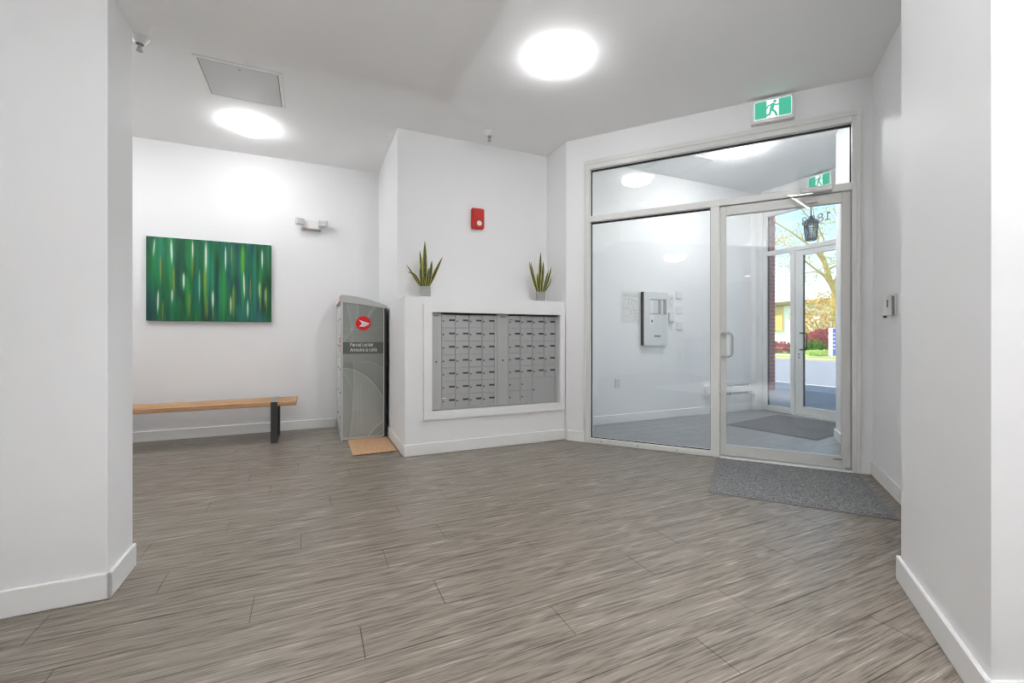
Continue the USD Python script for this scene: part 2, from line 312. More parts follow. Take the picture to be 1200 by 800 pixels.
# ------------------------------------------------------------------ baseboards
def bb(*runs):
    return cat(*[cb(*r, 0, .105, .004) for r in runs])
T = .015
struct('baseboard_back', bb((-2.65, .262, BACK - T, BACK)), 'trim_paint', 'white baseboard along the alcove back wall', 'A', 'baseboard')
struct('baseboard_left', bb((-5, -.749 + T, 2.29 - T, 2.29), (-.749, -.749 + T, 2.29 - T, 2.56)), 'trim_paint', 'white baseboard around the left pier', 'A', 'baseboard')
struct('baseboard_center', bb((AM - T, AS, BLOCK - T, BLOCK), (AM - T, AM, BLOCK - T, BACK)), 'trim_paint', 'white baseboard below the mailboxes', 'A', 'baseboard')
pd = convert('A', 'D', AS, P[1])
struct('baseboard_entrance', bb((pd[0] + .01, FL - .004, ED - T, ED)), 'trim_paint', 'short white baseboard left of the glass entrance', 'D', 'baseboard')
struct('baseboard_right', bb((FRR + .004, DR - T, ED - T, ED), (DR - T, DR, 2.45, ED)), 'trim_paint', 'white baseboard right of the glass entrance', 'D', 'baseboard')
nb = cb(.621 - T, .621, 1.69 - .013, 2.45, 0, .105, .004); nb2 = cb(.621 - T, .95, 2.45, 2.45 + T, 0, .105, .004)
struct('baseboard_near', cat(nb, nb2), 'trim_paint', 'white baseboard along the pier at the right edge', 'D', 'baseboard')
struct('baseboard_east', bb((C0[0] - .012, 4.05, C0[1] - T, C0[1])), 'trim_paint', 'white baseboard on the end face of the right pier', 'W', 'baseboard')
struct('baseboard_vestibule', bb((F2[0], 5.81, VB - T, VB), (5.81 - T, 5.81, VB - .07 - T, VB), (5.81, AX, VB - .07 - T, VB - .07)), 'trim_paint', 'white baseboard under the intercom wall', 'A', 'baseboard')
struct('baseboard_porch', bb((DR - .018 - T, DR - .018, E2, 5.587 + T)), 'trim_paint', 'white baseboard on the vestibule right wall', 'D', 'baseboard')

# ------------------------------------------------------------------ floor of vinyl planks
fl = tag(UsdGeom.Xform.Define(stage, '/World/floor').GetPrim(), 'grey brown wood grain vinyl plank floor', 'floor', kind='structure'); USED['/World/floor'] = 1
room = Polygon([(-4.15, -3.6), (4.05, -3.6), (4.05, C0[1]), tuple(C0), tuple(C1)] + [tuple(toworld('D', *q)) for q in ((DR, 2.45), (DR, 4.31))] +
               [tuple(toworld('D', FL, 4.31)), tuple(toworld('A', *P)), tuple(toworld('A', AS, BLOCK)), tuple(toworld('A', AM, BLOCK)), tuple(toworld('A', AM, BACK)), tuple(toworld('A', -2.65, BACK)), tuple(toworld('A', -2.65, 2.56)),
                tuple(toworld('A', -.749, 2.56)), tuple(toworld('A', -.749, 2.29)), tuple(toworld('A', -3.45, 2.29)), (-4.15, .75)])
vest = Polygon([tuple(toworld('D', FL, 4.31)), tuple(toworld('D', DR - .018, 4.31)), tuple(toworld('D', DR - .018, 5.587)), tuple(toworld('A', AX, vc[1])), tuple(toworld('A', AX, VB)), tuple(toworld('A', F2[0], VB))])
W = lambda g: affinity.rotate(g, -math.degrees(TA), origin=(0, 0))          # world -> AB
roomA, vestA = W(room).buffer(0), W(vest).buffer(0)
base = moved(prism(roomA.union(vestA).buffer(.08), -.12, -.004)); base.apply_transform(rot(TA)); obj('subfloor', base, 'subfloor', fl)
PW, PL, GAP = .184, 1.22, .0026
def seen(poly):
    """rough size of a piece of floor in the photograph"""
    n = 0.
    pts = np.array(affinity.rotate(poly, math.degrees(TA), origin=(0, 0)).exterior.coords)
    if pts[:, 1].max() < .6: return 0.
    y = np.maximum(pts[:, 1], .6); u = 600 + 515 * pts[:, 0] / y; v = 395 + 515 * EYE / y
    return Polygon(np.stack([u, v], 1)).buffer(0).intersection(sbox(-150, 380, 1350, 860)).area
found = []
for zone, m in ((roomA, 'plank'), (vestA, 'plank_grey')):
    a0, b0, a1, b1 = zone.bounds
    for j in range(int(math.floor(b0 / PW)), int(math.ceil(b1 / PW))):
        sh = (j * .377 % 1.0) * PL + .07 * ((j * 7) % 3)
        for i in range(int(math.floor((a0 - sh) / PL)), int(math.ceil((a1 - sh) / PL))):
            r = sbox(sh + i * PL + GAP / 2, j * PW + .03 + GAP / 2, sh + (i + 1) * PL - GAP / 2, (j + 1) * PW + .03 - GAP / 2).intersection(zone)
            for g in getattr(r, 'geoms', [r]):
                if g.geom_type == 'Polygon' and g.area > 1e-4: found.append((seen(g), g, m))
found.sort(key=lambda t: -t[0])
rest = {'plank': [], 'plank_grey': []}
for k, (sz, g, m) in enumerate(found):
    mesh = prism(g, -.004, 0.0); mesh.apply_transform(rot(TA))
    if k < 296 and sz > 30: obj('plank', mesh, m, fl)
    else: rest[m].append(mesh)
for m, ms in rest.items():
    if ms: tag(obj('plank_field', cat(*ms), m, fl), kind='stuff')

# ------------------------------------------------------------------ window_1: glazed lobby entrance frame (D frame, local origin at d=0, e=ED)
w1 = thing('window_1', 'silver framed glass entrance screen with transom and sidelight', 'window', 'D', (0, ED, 0), kind='structure')
DM0, DM1 = -.222, -.150       # mullion between sidelight and door
ZT0, ZT1 = 2.195, 2.252       # transom bar
fo, fi = -.012, .10           # frame faces
OL, OR, OT = FL + .055, FRR - .047, 2.72
obj('jamb', cb(FL, OL, fo, fi, 0, 2.80), 'silver', w1); obj('jamb', cb(OR, FRR, fo, fi, 0, 2.80), 'silver', w1)
obj('head', cb(OL, OR, fo, fi, OT, 2.80), 'silver', w1); obj('cover_strip', cb(FL - .006, FRR + .006, fo - .008, fo, 2.765, 2.806, .002), 'silver', w1)
obj('cover_strip', cb(FL - .006, FL + .016, fo - .008, fo, 0, 2.765, .002), 'silver', w1); obj('cover_strip', cb(FRR - .016, FRR + .006, fo - .008, fo, 0, 2.765, .002), 'silver', w1)
obj('transom_bar', cb(OL, OR, fo, fi, ZT0, ZT1), 'silver', w1)
obj('mullion', cb(DM0, DM1, fo, fi, 0, ZT0), 'silver', w1)
obj('bottom_rail', cb(OL, DM0, fo, fi, 0, .045), 'silver', w1)
obj('door_sill', cb(DM1, OR, fo - .03, fi + .02, 0, .014), 'frame_white', w1)
def glazed(par, x0, x1, z0, z1, y, t=.006, gk=.012):
    obj('pane', bx(x0, x1, y, y + t, z0, z1), 'pane', par)
    for q in ((x0, x1, z1 - gk, z1), (x0, x1, z0, z0 + gk * .45), (x0, x0 + gk * .4, z0 + gk * .45, z1 - gk), (x1 - gk * .4, x1, z0 + gk * .45, z1 - gk)):
        obj('gasket', bx(q[0], q[1], y - .006, y + t + .006, q[2], q[3]), 'gasket', par)
glazed(w1, OL, OR, ZT1, OT, .04); glazed(w1, OL, DM0, .045, ZT0, .04)
for x in (-1.2, -.85, -.5): obj('screw', cyl((x, fo - .002, .022), (x, fo + .001, .022), .005, 10), 'gasket', w1)

# door_1: the lobby glass door
d1 = thing('door_1', 'silver framed glass lobby door with a bent pull handle', 'door', 'D', (0, ED, 0), kind='structure')
x0, x1 = DM1 + .006, OR - .006; dz0, dz1 = .022, ZT0 - .006; SI, SO = .048, .056
obj('stile', cb(x0, x0 + SI, .004, .05, dz0, dz1), 'silver_door', d1); obj('stile', cb(x1 - SO, x1, .004, .05, dz0, dz1), 'silver_door', d1)
obj('top_rail', cb(x0 + SI, x1 - SO, .004, .05, 2.11, dz1), 'silver_door', d1); obj('bottom_rail', cb(x0 + SI, x1 - SO, .004, .05, dz0, .112), 'silver_door', d1)
obj('pane', bx(x0 + SI, x1 - SO, .024, .030, .112, 2.11), 'pane', d1)
def pull(xa, reach, z0, z1, side, r=.010, rc=.035, y=0.0):
    """bent tube handle: two feet at xa on the stile, the grip swept sideways"""
    s = side; o = -.035; pts = [(xa, y, z0), (xa, y + o, z0)]
    for t in np.linspace(0, np.pi / 2, 7): pts.append((xa + s * (reach - rc + rc * math.sin(t)), y + o, z0 + rc - rc * math.cos(t)))
    for t in np.linspace(0, np.pi / 2, 7): pts.append((xa + s * (reach - rc + rc * math.cos(t)), y + o, z1 - rc + rc * math.sin(t)))
    pts += [(xa, y + o, z1), (xa, y, z1)]; return tube(pts, r, 12)
obj('handle', pull(x0 + .018, .075, .885, 1.085, 1, y=.004), 'steel', d1, smooth=40)
obj('pivot', cb(x1 - .035, x1 + .004, -.012, .04, .0145, .034), 'steel', d1); obj('maker_plate', cb(x1 - .11, x1 - .055, .002, .004, .085, .093, .0005), 'mark_grey', d1)
cl = obj('closer_body', cb(.44, .655, -.062, -.013, 2.197, 2.243, .008), 'silver_door', d1)
obj('closer_arm', cat(cb(.36, .52, -.085, -.077, 2.178, 2.190, .002)), 'steel', cl)
ar = trimesh.creation.box((.20, .012, .012)); ar.apply_transform(trimesh.transformations.rotation_matrix(.75, [0, 1, 0])); ar.apply_translation((.43, -.05, 2.135)); obj('closer_arm', ar, 'steel', cl)
obj('closer_bracket', cb(.47, .56, -.02, .004, 2.13, 2.150), 'silver_door', cl)

# window_2 and door_2: outer glazed street entrance (A frame, local x = b backwards from the street? -> built in AB coordinates about a=AX)
w2 = thing('window_2', 'white framed outer street screen with transom and sidelight', 'window', 'A', (AX, 0, 0), kind='structure')
def fa(b0, b1, z0, z1, a0=.02, a1=.082, c=.003): return cb(a0, a1, b0, b1, z0, z1, c)
obj('jamb', fa(4.228, 4.285, 0, 2.845), 'frame_white', w2); obj('jamb', fa(2.79, 2.80, 0, 2.845), 'frame_white', w2); obj('head', fa(2.80, 4.228, 2.775, 2.845), 'frame_white', w2)
obj('transom_bar', fa(2.80, 4.228, 2.215, 2.275), 'frame_white', w2); obj('mullion', fa(3.822, 3.885, 0, 2.215), 'frame_white', w2); obj('bottom_rail', fa(3.885, 4.228, 0, .078), 'frame_white', w2)
for b0, b1, z0, z1 in ((2.80, 4.228, 2.275, 2.775), (3.885, 4.228, .078, 2.215)):
    obj('pane', bx(.06, .066, b0, b1, z0, z1), 'pane', w2)
    obj('gasket', cat(bx(.05, .076, b1 - .008, b1, z0, z1), bx(.05, .076, b0, b0 + .006, z0, z1)), 'gasket', w2)
obj('door_sill', fa(2.80, 3.822, 0, .014, -.01, .15), 'frame_white', w2)
d2 = thing('door_2', 'white framed outer glass street door with a dark pull handle', 'door', 'A', (AX, 0, 0), kind='structure')
obj('stile', fa(3.72, 3.818, .02, 2.21, .03, .08), 'frame_white', d2); obj('stile', fa(2.803, 2.87, .02, 2.21, .03, .08), 'frame_white', d2)
obj('top_rail', fa(2.87, 3.72, 2.145, 2.21, .03, .08), 'frame_white', d2); obj('bottom_rail', fa(2.87, 3.72, .02, .125, .03, .08), 'frame_white', d2)
obj('pane', bx(.052, .058, 2.87, 3.72, .125, 2.145), 'pane', d2); obj('gasket', cat(bx(.044, .066, 3.712, 3.72, .125, 2.145), bx(.044, .066, 2.87, 2.876, .125, 2.145)), 'gasket', d2)
hp = pull(0, .09, .885, 1.105, 1, .009); hp.vertices = np.stack([hp.vertices[:, 1] + .03, 3.735 - hp.vertices[:, 0], hp.vertices[:, 2]], 1); hp.invert(); obj('handle', hp, 'dark_handle', d2, smooth=40)
obj('lock_cylinder', cat(*[cyl((.028, 3.77, z), (.036, 3.77, z), .014, 14) for z in (.78, .82)]), 'steel', d2)
# street number, read from the street
for ch, b in zip('1828', (3.430, 3.520, 3.620, 3.720)):
    t = meshkit.text_mesh(ch, .105, .003); c = t.bounds.mean(0); v = t.vertices - [c[0], 0, 0]
    t.vertices = np.stack([.0675 + v[:, 2], b + v[:, 0], 2.545 + v[:, 1]], 1); obj('number_' + {'1': 'one', '8': 'eight', '2': 'two'}[ch], t, 'sign_number', w2)

# ------------------------------------------------------------------ mailboxes
tr = tag(UsdGeom.Xform.Define(stage, '/World/trim_1').GetPrim(), 'white mitred casing around the mailboxes', 'trim', kind='structure'); UsdGeom.Xformable(tr).AddRotateZOp().Set(24.5); USED['/World/trim_1'] = 1
def mitre(pts): return upright(prism(pts, 0, .022), BLOCK)
i0, i1, k0, k1, o0, o1, q0, q1 = .982, 2.308, .386, 1.276, .906, 2.364, .308, 1.348
for pts in ([(o0, q0), (i0, k0), (i0, k1), (o0, q1)], [(o1, q0), (o1, q1), (i1, k1), (i1, k0)], [(o0, q1), (i0, k1), (i1, k1), (o1, q1)], [(o0, q0), (o1, q0), (i1, k0), (i0, k0)]):
    obj('casing', mitre(pts), 'trim_paint', tr)
MB = BLOCK + .035
def mailbox(label, x0, cols, strip, xe, split):
    t = thing('mailbox_unit', label, 'mailbox', 'A', (x0, MB, k0), None); zt = k1 - k0; xe -= x0
    obj('cabinet', cat(bx(0, xe, .012, .16, 0, zt)), 'box_metal', t)
    obj('master_strip', cb(0, strip - .0015, -.004, .012, .002, zt - .002, .002), 'box_strip', t)
    obj('top_rail', cb(strip, xe, .001, .012, zt - .016, zt - .002, .001), 'gasket', t); obj('bottom_rail', cb(strip, xe, .002, .012, .002, .012, .001), 'box_strip', t); obj('side_rail', cb(strip + 4 * cols, xe, -.002, .012, .002, zt - .016, .001), 'box_strip', t)
    obj('maker_badge', cb(strip * .25, strip * .75, -.006, -.004, zt - .035, zt - .025, .001), 'mark_grey', t); obj('master_lock', cyl((strip * .5, -.009, .44), (strip * .5, -.004, .44), .008, 14), 'lock_metal', t)
    zb, rh = .012, (zt - .028) / 7
    def door(c, r, w=1, h=1, slot=True, lock=(.018, .5)):
        X, Z = strip + c * cols, zb + (6 - r - (h - 1)) * rh; g = .0013
        d = obj('door', cb(X + g, X + w * cols - g, 0, .012, Z + g, Z + h * rh - g, .0022), 'box_metal', t)
        lz = Z + h * rh * lock[1]; obj('lock', cyl((X + lock[0], -.005, lz), (X + lock[0], 0, lz), .0072, 12), 'lock_metal', d)
        if slot: obj('name_slot', cb(X + cols * .55, X + cols * .96, -.0025, .0, Z + rh * .51, Z + rh * .645, .001), 'slot_dark', d)
    for r in range(7):
        for c in range(4):
            if split and r >= 5:
                if c < 2: door(c, r, slot=False)
            else: door(c, r)
    if split: door(2, 5, 2, 2, False, (.012, .5))
    return t
t = mailbox('bank of grey metal mailboxes with 28 small doors, left one in the white casing', i0 + .001, .1325, .099, 1.632, False)
obj('white_sticker', cb(.102, .150, -.0015, 0, .10, .106, .0003), 'white_print', t)
t = mailbox('bank of grey metal mailboxes with one large parcel door, right one in the white casing', 1.634, .1325, .119, i1 - .001, True)
obj('grey_sticker', cb(.124, .165, -.0015, 0, zt0 := .835, zt0 + .006, .0003), 'mark_grey', t)

# ------------------------------------------------------------------ snake plants on the ledge
def blade(base, tip, w, bend, twist):
    n, k = 14, 5; base, tip = np.array(base, float), np.array(tip, float); d = tip - base; L = np.linalg.norm(d)
    side = np.cross(d / L, [0, 1., 0]); side /= np.linalg.norm(side); V, UV = [], []
    for i in range(n + 1):
        s = i / n; c = base + d * s + np.array(bend) * 4 * s * (1 - s)
        ww = w * (.62 + .75 * s * (1 - s) * 1.6) * (1 - s ** 5) ** .9 * (1 if s < .999 else .02)
        a = twist * (s - .3); sd = np.array([side[0] * math.cos(a), math.sin(a), side[2]])
        nn = np.cross(sd, d / L)
        for j in range(k):
            q = j / (k - 1) - .5; V.append(c + sd * q * ww + nn * (abs(q) ** 2 * ww * .9)); UV.append((j / (k - 1), s))
    F = [];
    for i in range(n):
        for j in range(k - 1): p = i * k + j; F.append((p, p + 1, p + k + 1, p + k))
    V = np.array(V); N = len(V); F = np.array(F)
    nrm = np.cross(side, d / L) * .0025; V2 = np.vstack([V + nrm * 0, V + nrm]); F2_ = np.vstack([F, F[:, ::-1] + N])
    rim = []
    for i in range(n): rim += [(i*k, (i+1)*k, (i+1)*k+N, i*k+N), (i*k+k-1, i*k+k-1+N, (i+1)*k+k-1+N, (i+1)*k+k-1)]
    return (V2, np.vstack([F2_, rim])), np.vstack([UV, UV])
def plant(label, ac, leaves):
    t = thing('potted_snake_plant', label, 'plant', 'A', (ac, 4.08, 1.416))
    p = obj('pot', lathe([(0, 0), (.044, 0), (.047, .006), (.050, .108), (.046, .108), (.044, .092), (0, .092)], 32), 'concrete_pot', t, smooth=35)
    obj('soil', lathe([(0, .088), (.0445, .088), (.0445, .094), (.02, .098), (0, .098)], 24), 'soil', p)
    for (bxo, byo, tx, tz, ty, w, bend, tw) in leaves:
        (v, f), uv = blade((bxo, byo, .09), (tx - ac, ty, tz - 1.416), w, bend, tw); obj('leaf', (v, f), 'sansevieria', t, smooth=True, uv=uv)
plant('taller snake plant spreading wide in a grey pot on the left of the ledge', .968, [
    (.000, .010, .966, 1.955, .01, .052, (0, 0, 0), .1), (-.012, .015, .922, 1.868, .03, .034, (0, 0, 0), .5), (-.022, -.012, .932, 1.755, -.01, .042, (-.012, 0, 0), -.3),
    (.022, -.008, 1.028, 1.772, -.01, .042, (.004, 0, 0), .3), (.025, .012, 1.135, 1.820, .0, .038, (-.010, 0, -.02), .5), (-.025, .004, .790, 1.722, .0, .026, (.012, 0, -.02), 1.0),
    (-.028, -.010, .790, 1.640, -.05, .024, (.0, 0, .045), .8), (.006, -.022, .992, 1.70, -.04, .032, (0, 0, 0), .2), (.018, .02, 1.048, 1.755, .05, .028, (0, 0, 0), .5), (-.006, -.026, .945, 1.625, -.05, .026, (-.01, 0, 0), -.4)])
plant('snake plant with a narrow tuft of blades, right one on the ledge', 2.188, [
    (.002, .010, 2.196, 1.950, .01, .046, (0, 0, 0), .1), (.008, .000, 2.212, 1.850, -.02, .040, (.004, 0, 0), .3), (-.022, .004, 2.054, 1.842, .0, .032, (-.004, 0, -.01), .4), (-.015, .018, 2.098, 1.846, .05, .024, (-.004, 0, 0), .6),
    (-.014, -.016, 2.142, 1.720, -.02, .036, (-.006, 0, 0), .3), (.024, .006, 2.322, 1.798, .0, .032, (.008, 0, -.01), .4), (.020, -.012, 2.270, 1.765, -.03, .024, (0, 0, 0), .6), (.026, .012, 2.350, 1.722, .03, .018, (.01, 0, -.02), .8),
    (.000, -.024, 2.182, 1.700, -.05, .030, (0, 0, 0), .0), (-.004, -.008, 2.165, 1.80, -.02, .030, (0, 0, 0), -.2)])

# ------------------------------------------------------------------ parcel locker
LB, LA0, LA1 = 4.745, .266, .692
L = thing('parcel_locker', 'grey parcel locker with red round emblem standing beside the mailbox wall', 'locker', 'A', (LA0, LB, 0))
w_, dp = LA1 - LA0, .785
obj('body', cat(cb(.012, w_, .004, dp, .035, 1.375, .004), bx(.03, w_ - .02, .02, dp - .02, 0, .035)), 'locker_shell', L)
obj('corner_post', cb(-.002, .021, -.004, .03, 0, 1.412, .004), 'locker_shell', L); obj('edge_strip', cb(w_ - .012, w_, -.002, .012, .02, 1.36, .002), 'locker_shell', L); obj('bottom_strip', cb(.021, w_ - .012, -.002, .012, .012, .032, .002), 'locker_shell', L)
obj('gap_shade_plate', bx(w_, w_ + .022, .003, dp, .02, 1.365), 'black_plastic', L)  # black plate standing in for the shaded gap between locker and wall
cap = [(-.004, 1.408), (-.004, 1.472), (.02, 1.476)] + [(x, 1.476 - .096 * ((x - .02) / .43) ** 1.75) for x in np.linspace(.07, .45, 9)] + [(.452, 1.372), (.452, 1.352)]
cm = prism(cap, 0, dp + .012); v = cm.vertices; cm.vertices = np.stack([v[:, 0], v[:, 2] - .008, v[:, 1]], 1); cm.invert(); cm.fix_normals(); cp = obj('top_cap', cm, 'locker_shell', L, smooth=25)
obj('cap_sign', cb(-.007, -.003, .03, .74, 1.415, 1.466, .001), 'red_print', cp); obj('cap_sign_face', cb(-.0085, -.0065, .037, .733, 1.421, 1.460, .0005), 'white_print', cp)
# printed side panel
nx, nz = 110, 330; PX0, PX1, PZ0, PZ1 = .021, w_ - .012, .032, 1.405
gx, gz = np.meshgrid(np.linspace(0, 1, nx), np.linspace(0, 1, nz)); X = PX0 + gx * (PX1 - PX0); ztop = 1.405 - .05 * gx; Z = PZ0 + gz * (ztop - PZ0)
val = .53 + .05 * np.cos(gz * 3.0) + .05 * (1 - gx)
def arc(x0, z0, x1, z1, bulge, width, amp, fade):
    global val
    for s in np.linspace(0, 1, 240):
        pass
    s = np.linspace(0, 1, 160); ax = x0 + (x1 - x0) * s + bulge[0] * 4 * s * (1 - s); az = z0 + (z1 - z0) * s + bulge[1] * 4 * s * (1 - s)
    P_ = np.stack([X.ravel(), Z.ravel()], 1); from scipy.spatial import cKDTree
    dd, ii = cKDTree(np.stack([ax, az], 1)).query(P_); tx, tz = np.gradient(ax)[ii], np.gradient(az)[ii]
    sg = np.sign(tx * (P_[:, 1] - az[ii]) - tz * (P_[:, 0] - ax[ii])); inside = (ii > 0) & (ii < 159)
    val += (amp * np.exp(-(dd / width) ** 2) + fade * np.exp(-dd / .10) * (sg > 0) * inside).reshape(X.shape)
arc(.02, .74, .42, .40, (.03, .07), .004, .13, -.07); arc(.085, .03, .12, .80, (.02, 0), .004, .10, -.05); arc(.02, .70, .115, .30, (.03, .02), .003, .05, .02)
arc(.27, .03, .42, .17, (-.01, .01), .005, .12, .05); arc(.34, .03, .42, .09, (0, 0), .004, .08, .0); arc(.16, .55, .165, .06, (.0, 0), .004, .05, .0); arc(.19, .58, .20, .06, (.0, 0), .004, .05, .0)
arc(.02, 1.0, .16, 1.40, (.05, 0), .006, .06, .03); arc(.02, 1.14, .42, 1.16, (0, -.02), .004, .05, .0); arc(.24, 1.2, .36, 1.40, (-.01, 0), .012, .07, .03); arc(.02, 1.06, .12, .98, (0, .03), .004, .06, .0); arc(.06, 1.38, .11, 1.0, (.01, 0), .006, .05, .02)
arc(.22, .80, .43, .70, (0, .03), .006, .05, -.02)
val = np.clip(val, .25, .85) ; col = np.stack([val * .98, val * 1.0, val * .965], -1).reshape(-1, 3)
col = np.where(col <= .04045, col / 12.92, ((col + .055) / 1.055) ** 2.4) * 1.15
idx = np.arange(nx * nz).reshape(nz, nx); q = np.stack([idx[:-1, :-1], idx[:-1, 1:], idx[1:, 1:], idx[1:, :-1]], -1).reshape(-1, 4)
sp = color_mesh('side_panel', np.stack([X.ravel(), np.zeros(X.size), Z.ravel()], 1), q, col, 'printed', L)
obj('text_band', bx(PX0, PX1, -.0012, .0, .88, 1.0), 'band_print', sp)
def fit(text, x0, x1, z, y, h, bold=True):
    t = meshkit.text_mesh(text, h, .0012, bold=bold); b = t.bounds; t.apply_translation((-b[0, 0], 0, 0)); t.apply_scale((1, 1, 1)); v = t.vertices.copy(); v[:, 0] *= (x1 - x0) / (b[1, 0] - b[0, 0]); v[:, 0] += x0; v[:, 1] += z; t.vertices = v; return upright(t, y)
obj('text_line', fit('Parcel Locker', .090, .318, .957, -.0012, .034, False), 'white_print', sp); obj('text_line', fit('Armoire à colis', .090, .352, .905, -.0012, .034, False), 'white_print', sp)
from shapely.geometry import Point
em = upright(prism(Point(0, 0).buffer(.073, 40), 0, .0015), 0); obj('emblem_disc', moved(em, .216, 0, 1.193), 'red_print', sp)
wing = np.array([(-.62, .50), (.0, .28), (.86, -.01), (.62, -.24), (.16, -.47), (-.58, -.45), (-.14, -.04)]) * .073; fold = np.array([(.80, -.03), (-.10, -.06), (.02, -.36), (.30, -.36)]) * .073
obj('emblem_wing', moved(upright(prism(wing, 0, .001), -.0015), .216, 0, 1.193), 'white_print', sp); obj('emblem_fold', moved(upright(prism(fold, 0, .0006), -.0025), .216, 0, 1.193), 'pale_print', sp)
# compartments on the long face
rows = [(.10, .36), (.365, .60), (.605, .84), (.845, 1.08), (1.085, 1.385)]
for c in range(2):
    for z0, z1 in rows:
        d = obj('compartment_door', cb(.001, .012, .035 + c * .373, .035 + (c + 1) * .373 - .006, z0, z1 - .005, .002), 'locker_door', L)
        obj('lock', cyl((-.005, .075 + c * .373, (z0 + z1) / 2), (.001, .075 + c * .373, (z0 + z1) / 2), .009, 12), 'lock_metal', d)
obj('arrow_sticker', cb(-.0005, .0012, .10, .22, .99, 1.05, .0003), 'red_print', L); obj('red_label', cb(-.0005, .0012, .12, .19, .90, .97, .0003), 'red_paint', L)
obj('kick_plate', cb(.004, .014, .03, dp - .02, .0, .095, .002), 'grey_plastic', L)

# coir mat in front of the locker
t = thing('coir_mat', 'small tan coir mat on the floor in front of the parcel locker', 'mat', 'A', (.328, 4.11, 0))
obj('pile', cb(0, .386, 0, .625, .004, .014, .004), 'coir', t); obj('backing', cb(.002, .384, .002, .623, 0, .004, .001), 'black_plastic', t)

# ------------------------------------------------------------------ bench
bn = thing('bench', 'long oak plank bench on dark steel loop legs in the alcove', 'bench', 'A', (-1.06, 5.155, 0))
SL, SR, SF, SK = -.95, .918, -.205, .205
obj('seat', cb(SL, SR, SF, SK, .364, .405, .003), 'oak', bn)
for xl, xr in ((.690, .750), (-.78, -.72)):
    lg = obj('leg', cat(cb(xl, xr, SF - .006, SF, 0, .4075, .001), cb(xl, xr, SF, SF + .004, 0, .360, .001), cb(xl, xr, SK, SK + .006, 0, .4075, .001), cb(xl, xr, SF, SK, 0, .008, .001), cb(xl, xr, SF, SK, .354, .3635, .001)), 'bench_steel', bn)
    obj('strap', cb(xl, xr, SF - .006, SK + .006, .4055, .4095, .001), 'bench_strap', lg)

# ------------------------------------------------------------------ painting
pw, ph = 1.10, .847
pt = thing('painting', 'unframed green abstract canvas with pale vertical brush strokes', 'painting', 'A', (-1.508, BACK, 1.217))
obj('canvas', cb(0, pw, -.038, -.001, 0, ph, .002), 'canvas', pt)
nx, nz = 330, 240; gx, gz = np.meshgrid(np.linspace(0, 1, nx), np.linspace(0, 1, nz))
def nz2(sx, sz, seed): return meshkit.fbm(np.stack([gx * sx, gz * sz, np.zeros_like(gx)], -1), 4, seed)
n1, n2, n3 = nz2(16, 1.6, 3), nz2(42, 3.0, 11), nz2(9, 1.2, 23)
c = np.stack([np.full_like(gx, .012), .085 + .20 * np.clip((n1 - .3) * 1.8, 0, 1), .05 + .10 * np.clip((n3 - .3) * 2, 0, 1)], -1)
c[..., 2] *= 1.0; c[..., 0] *= .7; c *= (.38 + .95 * n2)[..., None]; dark = np.clip((n1 - .55) * 6, 0, 1) * (gx ** .7); c *= (1 - .6 * dark)[..., None]; c[..., 0] += .03 * np.clip(n3 - .5, 0, 1)
def stroke(px, py0, py1, w, colr, op=1.0, lean=0.0):
    """a vertical brush stroke: centre, top and bottom in the picture's own 0..1024 x 0..680 grid"""
    global c
    z0, z1 = 1 - py1 / 680, 1 - py0 / 680; s = np.clip((gz - z0) / max(z1 - z0, 1e-6), 0, 1); inside = (gz > z0) & (gz < z1)
    prof = np.clip(np.sin(np.pi * s ** 1.15), 0, 1) ** .9; d = (gx - (px + lean * (s - .5)) / 1024) / (w / 1024 * (.35 + .65 * prof) + 1e-6)
    a = op * np.exp(-d ** 2 * 1.4) * inside * np.minimum(1, prof * 1.25); c = c * (1 - a[..., None]) + np.array(lin(*colr)) * a[..., None]
G, YG, OL_, WH, TE, DK = (46, 150, 62), (96, 176, 60), (150, 150, 50), (236, 244, 226), (40, 140, 112), (8, 62, 44)
